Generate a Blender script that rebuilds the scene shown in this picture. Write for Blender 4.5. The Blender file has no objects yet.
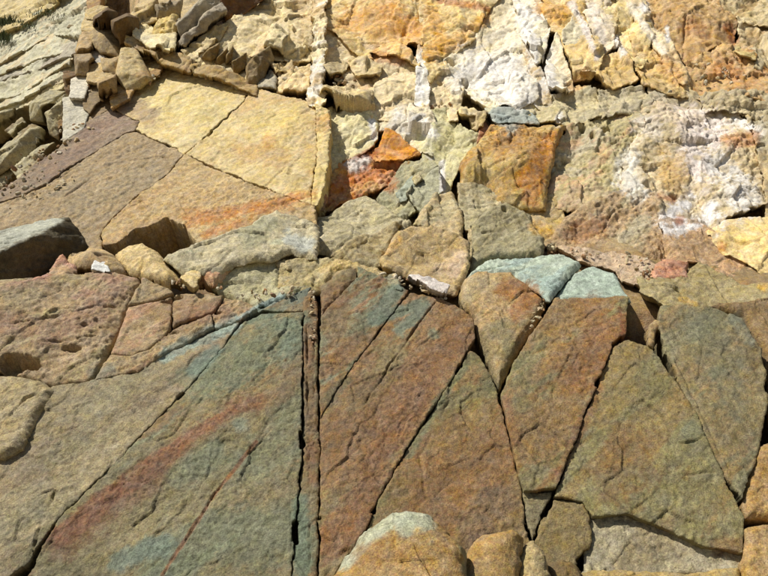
import bpy, math
import numpy as np
from math import radians as R

# ------------------------------------------------------------------ camera, sky, sun, exposure
scene = bpy.context.scene
CAM = np.array([0.0, 0.0, 1.6]); PITCH = R(14); F = 760.0          # F: focal length in pixels of a 768 px wide picture
cd = bpy.data.cameras.new('camera'); cam = bpy.data.objects.new('camera', cd)
scene.collection.objects.link(cam); scene.camera = cam
cam.location = CAM; cam.rotation_euler = (R(90) + PITCH, 0, 0)
cd.sensor_width = 36; cd.lens = 36 * F / 768; cd.clip_end = 500; cd.clip_start = 0.05

SUN = np.array([-0.50, -0.36, 0.79]); SUN /= np.linalg.norm(SUN)
world = bpy.data.worlds.new('World'); scene.world = world; world.use_nodes = True
nt = world.node_tree; bg = nt.nodes['Background']
sky = nt.nodes.new('ShaderNodeTexSky'); sky.sky_type = 'NISHITA'; sky.sun_disc = False
sky.sun_elevation = math.asin(SUN[2]); sky.sun_rotation = math.atan2(SUN[0], SUN[1])
nt.links.new(sky.outputs[0], bg.inputs[0]); bg.inputs[1].default_value = 0.055
sd_ = bpy.data.lights.new('sun', 'SUN'); sun = bpy.data.objects.new('sun', sd_); scene.collection.objects.link(sun)
sd_.energy = 4.2; sd_.angle = R(0.5); sd_.color = (1.0, 0.955, 0.87)
sun.location = tuple(SUN * 30)
from mathutils import Vector
sun.rotation_euler = Vector(tuple(SUN)).to_track_quat('Z', 'Y').to_euler()
scene.view_settings.view_transform = 'Standard'; scene.view_settings.look = 'None'
scene.view_settings.exposure = 0.4; scene.view_settings.gamma = 1.0

# ------------------------------------------------------------------ maths
def lin(c):
    c = np.asarray(c, float) / 255.0
    c = np.where(c <= .04045, c / 12.92, ((c + .055) / 1.055) ** 2.4)
    l = c @ np.array([.21, .71, .08]); return l + (c - l) * SAT
SAT = 0.86; ALB = 0.86                                                         # seen colour -> base colour
def sstep(a, b, x):
    t = np.clip((x - a) / (b - a), 0, 1); return t * t * (3 - 2 * t)
M32 = np.uint32(0xffffffff)
def hsh(x, y, z, s=0):
    h = (x.astype(np.uint32) * np.uint32(374761393)) ^ (y.astype(np.uint32) * np.uint32(668265263)) ^ (z.astype(np.uint32) * np.uint32(2147483647 - 58)) ^ np.uint32((s * 1274126177) & 0xffffffff)
    h = (h ^ (h >> np.uint32(13))) * np.uint32(1274126177)
    h = (h ^ (h >> np.uint32(16))) * np.uint32(2246822519)
    return ((h ^ (h >> np.uint32(15))) & np.uint32(0xffffff)).astype(np.float32) / np.float32(0x1000000)
def vnoise(p, s=0):
    i = np.floor(p).astype(np.int64); f = (p - i).astype(np.float32); f = f * f * f * (f * (f * 6 - 15) + 10)
    out = 0
    for dx in (0, 1):
        wx = f[:, 0] if dx else 1 - f[:, 0]
        for dy in (0, 1):
            wy = f[:, 1] if dy else 1 - f[:, 1]
            for dz in (0, 1):
                wz = f[:, 2] if dz else 1 - f[:, 2]
                out = out + wx * wy * wz * hsh(i[:, 0] + dx, i[:, 1] + dy, i[:, 2] + dz, s)
    return out * 2 - 1
ROT = np.array([[.36, .48, -.8], [-.8, .6, 0], [.48, .64, .6]])
def fbm(p, freq, octv=4, gain=.5, s=0):
    q = p * freq; a = 1.0; t = 0; out = 0
    for k in range(octv):
        out = out + a * vnoise(q, s + k * 17); t += a; a *= gain; q = (q @ ROT) * 2.03 + 3.7
    return out / t * 1.6
def facets(uv, freq, s=0, slope=.6):
    """continuous chipped facets: envelope of randomly tilted planes, one per jittered cell"""
    q = uv * freq; i = np.floor(q).astype(np.int64); best = np.full(len(q), -9.0); zz = np.zeros(len(q), np.int64)
    for dx in (-1, 0, 1):
        for dy in (-1, 0, 1):
            cx = i[:, 0] + dx; cy = i[:, 1] + dy
            ox = cx + hsh(cx, cy, zz, s); oy = cy + hsh(cx, cy, zz, s + 1)
            a = hsh(cx, cy, zz, s + 2) * 2 - 1; b = hsh(cx, cy, zz, s + 3) * 2 - 1; r = hsh(cx, cy, zz, s + 4)
            ddx = q[:, 0] - ox; ddy = q[:, 1] - oy
            best = np.maximum(best, r * .5 + slope * (a * ddx + b * ddy) - .55 * (ddx * ddx + ddy * ddy))
    return best
def voro(uv, freq, s=0, ang=0.0, st=1.0):
    """cells: nearest cell's random numbers, offset from its centre, distance to the border"""
    ca, sa = math.cos(ang), math.sin(ang)
    q = np.stack([uv[:, 0] * ca + uv[:, 1] * sa, (-uv[:, 0] * sa + uv[:, 1] * ca) * st], 1) * freq
    i = np.floor(q).astype(np.int64); zz = np.zeros(len(q), np.int64)
    f1 = np.full(len(q), 9.0); f2 = np.full(len(q), 9.0); bx = np.zeros(len(q), np.int64); by = bx.copy(); ox1 = np.zeros(len(q)); oy1 = ox1.copy()
    for dx in (-1, 0, 1):
        for dy in (-1, 0, 1):
            cx = i[:, 0] + dx; cy = i[:, 1] + dy
            ax = q[:, 0] - cx - hsh(cx, cy, zz, s); ay = q[:, 1] - cy - hsh(cx, cy, zz, s + 1); dd = np.sqrt(ax * ax + ay * ay)
            m = dd < f1; f2 = np.where(m, f1, np.minimum(f2, dd)); f1 = np.where(m, dd, f1)
            bx = np.where(m, cx, bx); by = np.where(m, cy, by); ox1 = np.where(m, ax, ox1); oy1 = np.where(m, ay, oy1)
    return hsh(bx, by, zz, s + 2), hsh(bx, by, zz, s + 3) * 2 - 1, hsh(bx, by, zz, s + 5) * 2 - 1, ox1, oy1, f2 - f1
def rays(px):
    px = np.asarray(px, float)
    rx = (px[:, 0] - 384) / F; ry = (288 - px[:, 1]) / F
    return np.stack([rx, math.cos(PITCH) - math.sin(PITCH) * ry, math.sin(PITCH) + math.cos(PITCH) * ry], 1)
def to_px(P):
    d = P - CAM
    fwd = d[:, 1] * math.cos(PITCH) + d[:, 2] * math.sin(PITCH); up = -d[:, 1] * math.sin(PITCH) + d[:, 2] * math.cos(PITCH)
    fwd = np.maximum(fwd, .05)
    return np.stack([384 + F * d[:, 0] / fwd, 288 - F * up / fwd], 1)
def unit(v): v = np.asarray(v, float); return v / np.linalg.norm(v)
def plane3(*a):                                                    # three (px, py, distance Y) -> plane (n, d)
    P = [CAM + rays([(x, y)])[0] / rays([(x, y)])[0][1] * Y for x, y, Y in a]
    n = unit(np.cross(P[1] - P[0], P[2] - P[0]))
    if n[1] > 0: n = -n
    return n, float(n @ P[0])
def plane_pt(n, p): n = unit(n); return n, float(n @ np.asarray(p, float))
ZONES = {
    'low': plane_pt((0.0, -.866, .5), (0, 5, 1.0)),
    'mid': plane_pt((0.0, -.643, .766), (0, 6.3, 3.25)),
    'up':  plane_pt((0.0, -.883, .469), (0, 8.1, 4.77)),
    'A':   plane3((160, 215, 7.6), (240, 92, 9.05), (20, 195, 8.1)),
    'UL':  plane3((30, 250, 6.75), (30, 200, 6.85), (80, 250, 6.95)),
    'B':   plane3((60, 147, 9.3), (60, 0, 11.6), (0, 100, 10.6)),
}
def hit(px, n, d, off=0.0):
    r = rays(px); t = (d + off - CAM @ n) / (r @ n); return CAM + r * t[:, None]
def seg_dist(q, pts, closed=False):
    pts = np.asarray(pts, float); m = len(pts); best = np.full(len(q), 1e9)
    for k in range(m if closed else m - 1):
        a = pts[k]; b = pts[(k + 1) % m]; ab = b - a; L = ab @ ab + 1e-12
        t = np.clip(((q - a) @ ab) / L, 0, 1); e = q - a - t[:, None] * ab
        best = np.minimum(best, e[:, 0] ** 2 + e[:, 1] ** 2)
    return np.sqrt(best)
def inside(q, pts):
    c = np.zeros(len(q), bool); m = len(pts)
    for k in range(m):
        a = pts[k]; b = pts[(k + 1) % m]
        if a[1] == b[1]: continue
        cond = (a[1] > q[:, 1]) != (b[1] > q[:, 1])
        c ^= cond & (q[:, 0] < (b[0] - a[0]) * (q[:, 1] - a[1]) / (b[1] - a[1]) + a[0])
    return c

# ------------------------------------------------------------------ colour of the stone: a palette per block, then mineral stains that lie on the surface
STAINS = []
def stain(pts, w, col, s=.8, brk=.0, fr=5.0, only=None):
    """pts px polyline, w half-width px, brk 0 soft .. 1 broken up into flecks"""
    pts = np.asarray(pts, float).reshape(-1, 2)
    if len(pts) == 1: pts = np.vstack([pts, pts + .01])
    if pts[:, 1].min() > 300 and pts[:, 1].max() < 505: s *= .85; brk = max(brk, .3); fr = 9
    STAINS.append((pts, w, lin(col), s, brk, fr, only))
def colour(P, px, pal, s, name=''):
    td = unit((.75, .33, .57)); Pa = P - .72 * (P @ td)[:, None] * td
    n1 = fbm(Pa, 2.6, 4, .6, s); n2 = fbm(Pa, 8.0, 5, .65, 91); n3 = fbm(P, 28.0, 4, .65, 13)
    c = np.repeat(lin(pal[0])[None], len(P), 0)
    for k, pc in enumerate(pal[1:]):
        w = sstep(.05, .45, fbm(Pa, 3.4 + 2.2 * k, 5, .65, s + 31 * (k + 1)) + .12 * n3)[:, None]
        c = c * (1 - .85 * w) + lin(pc)[None] * .85 * w
    lo = px.min(0); hi = px.max(0)
    for pts, w, col, st, brk, fr, only in STAINS:
        r = w * 2.2
        if only and only != name: continue
        if (pts[:, 0].min() - r > hi[0] or pts[:, 0].max() + r < lo[0] or pts[:, 1].min() - r > hi[1] or pts[:, 1].max() + r < lo[1]): continue
        d = seg_dist(px, pts) / w + .42 * n2 + .28 * n1 + .30 * n3
        m = 1 - sstep(.45, 1.10, d)
        if brk: m = m * ((1 - brk) + brk * sstep(-.08, .22, fbm(P, fr, 4, .65, 57) + .25 * m))
        c += (col[None] - c) * (m * st)[:, None]
    c *= (1 + .20 * n2 + .20 * n3)[:, None]
    return np.clip(c * ALB, .004, .9)

# ------------------------------------------------------------------ materials
def rock_material(name, bump=.5, fine=90.0, contrast=.5, rough=.7):
    m = bpy.data.materials.new(name); m.use_nodes = True; t = m.node_tree; N = t.nodes; L = t.links
    b = N['Principled BSDF']; b.inputs['Roughness'].default_value = rough
    b.inputs['Specular IOR Level'].default_value = .35
    at = N.new('ShaderNodeAttribute'); at.attribute_name = 'col'
    g = N.new('ShaderNodeNewGeometry')
    def noise(sc, det=6, ro=.65):
        q = N.new('ShaderNodeTexNoise'); q.inputs['Scale'].default_value = sc; q.inputs['Detail'].default_value = det; q.inputs['Roughness'].default_value = ro
        L.new(g.outputs['Position'], q.inputs['Vector']); return q
    n1 = noise(fine); n2 = noise(fine * .22, 8, .7)
    def ramp(src, a, b_, lo, hi):
        q = N.new('ShaderNodeMapRange'); q.inputs[1].default_value = a; q.inputs[2].default_value = b_; q.inputs[3].default_value = lo; q.inputs[4].default_value = hi
        L.new(src, q.inputs[0]); return q.outputs[0]
    def mul(a, b_):
        q = N.new('ShaderNodeMath'); q.operation = 'MULTIPLY'; L.new(a, q.inputs[0]); L.new(b_, q.inputs[1]); return q.outputs[0]
    f = mul(ramp(n1.outputs['Fac'], .3, .7, 1 - contrast * .55, 1 + contrast * .45), ramp(n2.outputs['Fac'], .3, .7, 1 - contrast * .5, 1 + contrast * .45))
    v = N.new('ShaderNodeVectorMath'); v.operation = 'SCALE'; L.new(at.outputs['Color'], v.inputs[0]); L.new(f, v.inputs['Scale'])
    # hue drift of the grains
    hs = N.new('ShaderNodeHueSaturation'); L.new(v.outputs[0], hs.inputs['Color'])
    L.new(ramp(noise(fine * .5, 4).outputs['Fac'], .3, .7, .482, .518), hs.inputs['Hue'])
    L.new(ramp(noise(fine * .12, 5).outputs['Fac'], .3, .7, .85, 1.25), hs.inputs['Saturation'])
    L.new(hs.outputs[0], b.inputs['Base Color'])
    bp = N.new('ShaderNodeBump'); bp.inputs['Strength'].default_value = bump; bp.inputs['Distance'].default_value = .01
    ad = N.new('ShaderNodeMath'); ad.operation = 'ADD'; L.new(n1.outputs['Fac'], ad.inputs[0]); L.new(n2.outputs['Fac'], ad.inputs[1])
    L.new(ad.outputs[0], bp.inputs['Height']); L.new(bp.outputs[0], b.inputs['Normal'])
    return m
MAT = {'rock': rock_material('weathered_sandstone', 1.0, 95, .8), 'pale': rock_material('bleached_sandstone', .75, 65, .5),
       'ground': rock_material('shingle', .8, 60, .6)}

# ------------------------------------------------------------------ object helpers
coll = scene.collection
def mesh_obj(name, V, quads, tris, col, mat, parent=None):
    o0 = V.mean(0); V = V - o0
    me = bpy.data.meshes.new(name); nv = len(V); nq = len(quads); ntz = len(tris)
    me.vertices.add(nv); me.vertices.foreach_set('co', V.astype(np.float32).ravel())
    loops = np.concatenate([np.asarray(quads, np.int32).ravel(), np.asarray(tris, np.int32).ravel()])
    me.loops.add(len(loops)); me.loops.foreach_set('vertex_index', loops)
    me.polygons.add(nq + ntz)
    st = np.concatenate([np.arange(nq) * 4, nq * 4 + np.arange(ntz) * 3]).astype(np.int32)
    me.polygons.foreach_set('loop_start', st)
    me.polygons.foreach_set('use_smooth', np.ones(nq + ntz, bool))
    me.update(calc_edges=True)
    a = me.color_attributes.new('col', 'FLOAT_COLOR', 'POINT')
    a.data.foreach_set('color', np.concatenate([col, np.ones((nv, 1))], 1).astype(np.float32).ravel())
    me.materials.append(mat)
    o = bpy.data.objects.new(name, me); coll.objects.link(o)
    if parent is not None: o.parent = parent; o.location = tuple(o0 - np.array(parent.location))
    else: o.location = tuple(o0)
    return o
def tag(o, label, cat, group=None):
    o['label'] = label; o['category'] = cat
    if group: o['group'] = group
def thing(name, label, cat, px, zone, group=None):
    e = bpy.data.objects.new(name, None); coll.objects.link(e); e.empty_display_size = .1
    e.location = tuple(hit([px], *ZONES[zone])[0]); tag(e, label, cat, group); return e

def wuv0(uv, W, sc, s): return uv + .03 * sc * np.stack([fbm(W, 4 / sc, 2, .5, s + 61), fbm(W, 4 / sc, 2, .5, s + 62)], 1)
SEED = [100]; COUNT = [0]
def slab(name, poly, zone='up', off=0.0, pal=((160, 130, 90),), T=.4, gap=None, bev=(.010, .006), rough=1.0, big=1.0,
         ridge=(), cracks=(), pits=(), dome=None, tilt=(0, 0), lam=None, label=None, cat='rock', parent=None, group=None, mat='rock', res=1.1, edge=None, K=4, frac=None, ang=None, vmix=None, side=None, facet=None):
    SEED[0] += 7; s = SEED[0]
    n, d = ZONES[zone]
    if zone == 'mid': off -= .22
    if gap is None: gap = {'low': .0016, 'mid': -.010, 'A': .0010, 'B': -.006}.get(zone, -.016)
    if edge is None: edge = 1.0
    if frac is None: frac = {'low': .55, 'mid': .8, 'A': .35}.get(zone, 1.3)
    if ang is None: ang = {'low': .9, 'mid': .6, 'A': .75, 'B': .45}.get(zone, 1.35)
    if vmix is None: vmix = {'low': .45, 'A': .5}.get(zone, .8)
    pxy = np.array([q[:2] for q in poly], float); offs = np.array([q[2] if len(q) > 2 else 0.0 for q in poly])
    cpx = np.clip(pxy, (-40, -40), (808, 616)).mean(0)
    P0 = hit([cpx], n, d, off)[0]
    if tilt != (0, 0):
        u0 = unit(np.cross((0, 0, 1.0), n)); v0 = np.cross(n, u0)
        n = unit(n + u0 * math.tan(R(tilt[0])) + v0 * math.tan(R(tilt[1])))
    d = float(n @ P0); u = unit(np.cross((0, 0, 1.0), n)); v = np.cross(n, u)
    B = np.stack([u, v], 1)
    drop = dome[1] * .8 if dome else 0.0
    P3 = np.array([hit([q], n, d, o - drop)[0] for q, o in zip(pxy, offs)]); UV = (P3 - P0) @ B
    if len(ridge):
        R3 = np.array([hit([q[:2]], n, d, q[2])[0] for q in ridge]); RUV = (R3 - P0) @ B
        allp = np.concatenate([np.c_[UV, offs], np.c_[RUV, [q[2] for q in ridge]]])
    else: allp = np.c_[UV, offs]
    dist = np.linalg.norm(P0 - CAM); h = res * dist / F
    lo = UV.min(0) - 3 * h; hi = UV.max(0) + 3 * h
    nx = int((hi[0] - lo[0]) / h) + 2; ny = int((hi[1] - lo[1]) / h) + 2
    gx, gy = np.meshgrid(lo[0] + np.arange(nx) * h, lo[1] + np.arange(ny) * h); uv = np.stack([gx.ravel(), gy.ravel()], 1)
    W = P0 + uv @ B.T
    wa = edge * (1.0 if zone == 'low' else 1.5)
    wu = uv + wa * np.stack([.011 * fbm(W, 4, 3, .6, 301) + .006 * fbm(W, 21, 3, .65, 303), .011 * fbm(W, 4, 3, .6, 302) + .006 * fbm(W, 21, 3, .65, 304)], 1)
    sdv = seg_dist(wu, UV, True); sdv = np.where(inside(wu, UV), sdv, -sdv)
    sdv = sdv - gap * (np.clip(.8 + 2.2 * fbm(W, 2.6, 3, .6, 77), .15, 4) if gap > 0 else 1)
    vr = voro(W[:, [0, 2]] + W[:, [1, 1]] * .3, 7, 60, ang)                                         # chipped corners
    sdv = sdv - edge * .016 * sstep(.80, .84, vr[0]) * sstep(-.1, .3, fbm(W, 1.7, 2, .5, 78))
    G = sdv.reshape(ny, nx); gv, gu = np.gradient(G, h)
    keepv = G > 0
    cell = keepv[:-1, :-1] | keepv[1:, :-1] | keepv[:-1, 1:] | keepv[1:, 1:]
    idx = np.arange(nx * ny).reshape(ny, nx)
    quads = np.stack([idx[:-1, :-1][cell], idx[:-1, 1:][cell], idx[1:, 1:][cell], idx[1:, :-1][cell]], 1)
    if len(quads) == 0: return None
    gl = np.sqrt(gu ** 2 + gv ** 2).ravel() + 1e-6; out = sdv < 0
    mv = np.clip(-sdv / gl, 0, 1.5 * h)
    uv = uv + np.where(out, 1, 0)[:, None] * np.stack([gu.ravel(), gv.ravel()], 1) / gl[:, None] * mv[:, None]
    used = np.unique(quads); remap = -np.ones(nx * ny, np.int64); remap[used] = np.arange(len(used)); quads = remap[quads]
    uv = uv[used]; sdv = np.maximum(sdv[used], 0); W = P0 + uv @ B.T
    # height over the block's plane
    H = np.zeros(len(uv))
    if len(ridge) or np.any(offs):
        env = np.full(len(uv), 1e9); m = len(allp); found = False
        for a in range(m):
            for b in range(a + 1, m):
                for c in range(b + 1, m):
                    A = np.c_[allp[[a, b, c], :2], np.ones(3)]
                    if abs(np.linalg.det(A)) < 1e-5: continue
                    pl = np.linalg.solve(A, allp[[a, b, c], 2])
                    if np.all(allp[:, :2] @ pl[:2] + pl[2] >= allp[:, 2] - 1e-4):
                        z = uv @ pl[:2] + pl[2]; found = True
                        k = .012; hh = np.clip(.5 + .5 * (env - z) / k, 0, 1) if env[0] < 1e8 else None
                        env = z if hh is None else env * (1 - hh) + z * hh - k * hh * (1 - hh)
        if found: H = env
    sc = dist / 6.5
    fa = {'low': .016, 'mid': .07, 'A': .012, 'UL': .03, 'B': .03}.get(zone, .085) if facet is None else facet
    H = H + big * .028 * fbm(W, .9, 3, .5, 900) + fa * (facets(wuv0(uv, W, sc, s), 3.0 / sc, s + 9, 1.1) - .3) * sc + .35 * fa * (.3 - facets(uv, 7.0 / sc, s + 10, 1.1)) * sc
    rough = rough * np.clip(.75 + 1.0 * fbm(W, 1.4 / sc, 3, .6, s + 71), .2, 1.6)
    wuv = uv + .05 * sc * np.stack([fbm(W, 3 / sc, 3, .6, s + 1), fbm(W, 3 / sc, 3, .6, s + 2)], 1)
    tint = np.zeros(len(uv)); hair = np.zeros(len(uv))
    for fq, am, tl in ((2.3, .020, .05), (5.5, .011, .05), (14.0, .0055, .04)):
        r0, r1, r2, ax, ay, bd_ = voro(wuv, fq / sc, s + int(fq * 10), ang, 1.7)
        H = H + frac * sc * (am * (r0 - .5) + tl * (r1 * ax + r2 * ay) / fq)
        tint = tint + (r2 * .5) * (.6 if fq < 3 else .45)
        if fq < 10: hair = np.maximum(hair, (1 - np.clip(bd_ / (.035 if fq < 3 else .05), 0, 1)) * sstep(.0, .25, fbm(W, 1.3, 2, .5, s + 44) + .1 * (fq < 3)) * (1 if fq < 3 else .6))
    H = H - .012 * sc * min(frac, 1) * hair
    rn = fbm(W, 30 / sc, 4, .68, s + 8); rd_ = 1 - np.abs(fbm(W, 15 / sc, 4, .62, s + 21))
    H = H + rough * sc * (.0085 * (rd_ - .6) + .0070 * rn + .004 * (facets(uv, 22 / sc, s + 4) - .25))
    if lam:
        ang, fq, am = lam; w = uv @ np.array([-math.sin(R(ang)), math.cos(R(ang))]); l = uv @ np.array([math.cos(R(ang)), math.sin(R(ang))])
        q = np.c_[w * fq, l * fq * .08, np.full(len(w), s * .37)]
        H = H + am * (fbm(q, 1, 4, .6, s) + .6 * (sstep(.35, .6, (vnoise(q * .6 + 5, s) + 1) / 2) - .5))
    r, bd = bev; H = H - bd * (1 - np.clip(sdv / r, 0, 1)) ** 2
    if dome: r, bd = dome; q = 1 - np.clip(sdv / r, 0, 1); H = H - bd * (1 - np.sqrt(np.clip(1 - q * q, 0, 1)))
    for ck in cracks:
        pts, w, dep = ck[:3]
        cu = (hit(pts, n, d) - P0) @ B
        dd = seg_dist(uv + np.stack([fbm(W, 9, 2, .5, 5), fbm(W, 9, 2, .5, 6)], 1) * .008, cu)
        en = np.minimum(np.linalg.norm(uv - cu[0], axis=1), np.linalg.norm(uv - cu[-1], axis=1))
        k = np.clip(en / .10, .2, 1) * np.clip(.75 + .8 * fbm(W, 5, 2, .5, 7), .25, 1.3)
        H = H - dep * 1.2 * k * np.clip(1 - dd / (w * 1.1 * k), 0, 1)
    for (x, y, rx, ry, dep) in pits:
        cu = (hit([(x, y)], n, d) - P0) @ B; k = dist / F
        e = np.sqrt(((uv[:, 0] - cu[0, 0]) / (rx * k)) ** 2 + ((uv[:, 1] - cu[0, 1]) / (ry * k)) ** 2) + .45 * fbm(W, 7, 4, .65, 3)
        H = H - dep * (1 - sstep(.55, .95, e))
    V = W + H[:, None] * n
    col = colour(V, to_px(V), pal, s, name) * 1.0 * np.clip(1 + .20 * frac * tint, .5, 1.5)[:, None] * (1 - .25 * hair)[:, None]
    if zone == 'low': lm = (col @ np.array([.21, .71, .08]))[:, None]; col = (lm + (col - lm) * .9) * np.array([.84, .85, .775])
    if zone == 'A': col = col * .9
    if zone == 'mid': col = col * np.array([1.14, 1.13, 1.12])
    sdir = unit(n * (1 - vmix) - unit(P0 - CAM) * vmix) if side is None else unit(side)
    # sides: the outline carried back into the rock
    nv = len(V); E = np.concatenate([quads[:, [0, 1]], quads[:, [1, 2]], quads[:, [2, 3]], quads[:, [3, 0]]])
    key = E[:, 0] * nv + E[:, 1]; rev = E[:, 1] * nv + E[:, 0]; bE = E[~np.isin(key, rev)]
    bv = np.unique(bE); mp = -np.ones(nv, np.int64); mp[bv] = np.arange(len(bv))
    rings = [V]; cols = [col]; sq = [quads]; prev = np.arange(nv)[bv]; base = nv
    for k in range(1, K + 1):
        t = T * (k / K) ** 1.4
        Q = V[bv] - sdir * t
        Q = Q + (u[None] * fbm(Q, 9, 3, .6, s)[:, None] + v[None] * fbm(Q, 9, 3, .6, s + 3)[:, None]) * .022 * min(k, 4) / 4
        cur = base + np.arange(len(bv)); a = mp[bE[:, 0]]; b = mp[bE[:, 1]]
        sq.append(np.stack([prev[b], prev[a], cur[a], cur[b]], 1)); rings.append(Q); cols.append(col[bv]); prev = cur; base += len(bv)
    cen = rings[-1].mean(0) ; a = mp[bE[:, 0]]; b = mp[bE[:, 1]]
    tris = np.stack([prev[b], prev[a], np.full(len(a), base)], 1)
    V = np.concatenate(rings + [cen[None]]); col = np.concatenate(cols + [col.mean(0)[None]])
    COUNT[0] += len(quads) * 2
    o = mesh_obj(name, V, np.concatenate(sq), tris, col, MAT[mat], parent)
    if label:
        if parent is None: tag(o, label, cat, group)
        else: o['label'] = label
    return o

# ------------------------------------------------------------------ stains (mineral colours of the real surfaces)
def build_stains():
    GR = (122, 138, 112); BL = (132, 152, 142); RED = (165, 92, 62); RU = (158, 104, 58); OR = (205, 130, 45); WH = (238, 232, 222); TAN = (165, 140, 92)
    # left lower slab: green with a red band
    stain([(70, 545), (150, 500), (230, 470), (280, 500)], 60, (140, 132, 96), .6)
    stain([(110, 530), (180, 520), (240, 500)], 44, (166, 146, 102), .6, .5, 6); stain([(270, 440), (290, 480)], 24, (160, 138, 94), .6, .5, 7); stain([(215, 395), (180, 430)], 10, (162, 142, 98), .6, .4, 7)
    stain([(160, 560), (230, 540), (290, 540)], 36, (128, 140, 114), .5)
    stain([(200, 385), (240, 360), (285, 330)], 26, (128, 142, 112), .75)
    stain([(250, 470), (285, 455), (290, 400)], 24, (128, 142, 114), .5)
    stain([(60, 535), (130, 482), (185, 440), (235, 408), (258, 400)], 12, (168, 104, 72), .7, .25, 6)
    stain([(60, 545), (110, 510), (150, 478)], 18, (140, 92, 66), .55)
    stain([(240, 425)], 12, (170, 184, 162), .9); stain([(215, 452), (180, 480)], 14, (132, 146, 120), .6)
    stain([(120, 560), (160, 545)], 16, (125, 148, 138), .6)
    stain([(255, 405), (285, 390), (300, 360)], 12, (150, 110, 78), .6)
    stain([(162, 575), (213, 497), (256, 442)], 2.2, (165, 100, 58), .7)
    stain([(232, 324), (200, 338), (165, 354)], 10, (160, 184, 178), .9); stain([(215, 350), (195, 372)], 8, (128, 152, 142), .7)
    stain([(283, 296), (255, 309), (238, 319)], 4, (154, 178, 176), .8)
    stain([(262, 318), (300, 330), (290, 350)], 14, (130, 148, 128), .6)
    stain([(308, 330), (309, 400), (312, 480)], 7, (150, 104, 66), .8); stain([(300, 500), (302, 576)], 9, (120, 136, 112), .8)
    # middle jointed slabs
    stain([(340, 300), (335, 350)], 22, (158, 116, 74), .6); stain([(350, 480), (345, 400), (400, 400)], 34, (152, 112, 72), .6)
    stain([(455, 335), (430, 370), (390, 430), (350, 520)], 18, (158, 112, 74), .6)
    stain([(395, 292), (375, 318), (425, 305), (400, 330)], 9, (122, 140, 122), .8); stain([(432, 333)], 8, (126, 142, 118), .75)
    stain([(470, 360), (440, 400), (408, 455)], 6, (132, 138, 98), .8); stain([(480, 360), (490, 385)], 10, (128, 126, 84), .7)
    stain([(450, 430), (480, 470), (440, 490)], 26, (152, 112, 64), .5); stain([(500, 500), (470, 530)], 18, (140, 108, 82), .6)
    stain([(345, 380), (330, 400)], 10, (120, 126, 96), .6)
    # capped block and orange block
    stain([(466, 300), (470, 284), (490, 280)], 10, (205, 180, 135), .75); stain([(515, 310), (535, 292), (508, 290)], 12, (192, 128, 66), .8); stain([(500, 330), (510, 350)], 9, (150, 140, 95), .7)
    stain([(590, 310), (605, 340), (585, 380)], 18, (174, 116, 64), .55); stain([(600, 384), (575, 440), (556, 480)], 7, (156, 96, 58), .6)
    stain([(525, 370), (520, 400)], 12, (132, 132, 95), .7); stain([(540, 340)], 10, (140, 138, 98), .6); stain([(505, 400), (516, 440)], 7, (158, 104, 68), .5)
    stain([(620, 310), (626, 335)], 6, (130, 66, 30), .8)
    # right blocks
    stain([(645, 450), (610, 480), (625, 440)], 24, (148, 98, 50), .6); stain([(690, 430)], 11, (140, 152, 128), .6); stain([(650, 390), (630, 400)], 30, (154, 138, 84), .5)
    stain([(715, 485), (690, 510)], 18, (152, 138, 92), .5); stain([(735, 545), (720, 550)], 14, (150, 112, 72), .7)
    stain([(700, 330), (725, 360), (735, 400)], 24, (130, 132, 104), .55); stain([(740, 330), (755, 360)], 10, (132, 110, 72), .6)
    stain([(735, 320), (750, 340)], 7, (132, 140, 128), .6)
    # bottom boulders
    stain([(345, 560), (365, 535), (395, 516), (425, 520)], 12, (212, 214, 184), .9, only='boulder'); stain([(405, 526)], 14, (206, 210, 180), .8, only='boulder')
    stain([(370, 560), (395, 552)], 18, (188, 138, 66), .7, only='boulder'); stain([(440, 545)], 12, (190, 140, 66), .7, only='boulder')
    # pink ledge mass
    stain([(0, 320), (50, 330), (100, 310)], 16, (176, 128, 102), .7); stain([(90, 300), (120, 290)], 12, (172, 132, 110), .6); stain([(160, 312), (190, 325)], 16, (160, 122, 78), .6)
    stain([(185, 310), (220, 312)], 14, (176, 120, 88), .6); stain([(110, 368), (95, 375)], 9, (140, 146, 132), .7); stain([(60, 275), (100, 285)], 10, (178, 158, 108), .6); stain([(10, 300), (30, 298)], 14, (180, 160, 112), .5)
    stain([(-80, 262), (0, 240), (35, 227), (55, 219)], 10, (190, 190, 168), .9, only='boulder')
    # rust along the foot of the bedding slab
    stain([(190, 222), (230, 213), (265, 206), (300, 196)], 9, (212, 146, 74), .7, .3, 4, 'slab_piece'); stain([(188, 216), (215, 216), (250, 210), (290, 200), (312, 192)], 10, (208, 142, 72), .75, .5, 7, 'slab_piece'); stain([(210, 232), (250, 218)], 8, (196, 124, 60), .6, .5, 8, 'slab_piece')
    stain([(205, 235), (235, 224)], 7, (210, 145, 75), .7, .3, 4, 'slab_piece')
    stain([(330, 195), (350, 180), (375, 172), (390, 185)], 9, (196, 120, 60), .7, .3, 6); stain([(360, 160), (375, 150)], 7, (170, 95, 50), .8)
    stain([(352, 166), (366, 162)], 7, WH, .8, .5, 14); stain([(388, 145), (405, 152)], 11, (215, 145, 55), .9)
    stain([(160, 108), (215, 110)], 26, (226, 205, 130), .5); stain([(260, 130), (290, 118)], 18, (232, 205, 120), .6); stain([(120, 112), (90, 140), (50, 170)], 12, (150, 122, 98), .7)
    stain([(130, 105), (150, 118)], 14, (150, 122, 98), .6); stain([(268, 140)], 10, (220, 165, 85), .6); stain([(280, 158), (240, 150)], 12, (205, 165, 100), .6)
    stain([(150, 170), (120, 185), (80, 205)], 16, (176, 156, 116), .6); stain([(290, 180), (310, 190)], 10, (196, 172, 112), .6); stain([(230, 195), (180, 200)], 14, (205, 168, 110), .5)
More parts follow.
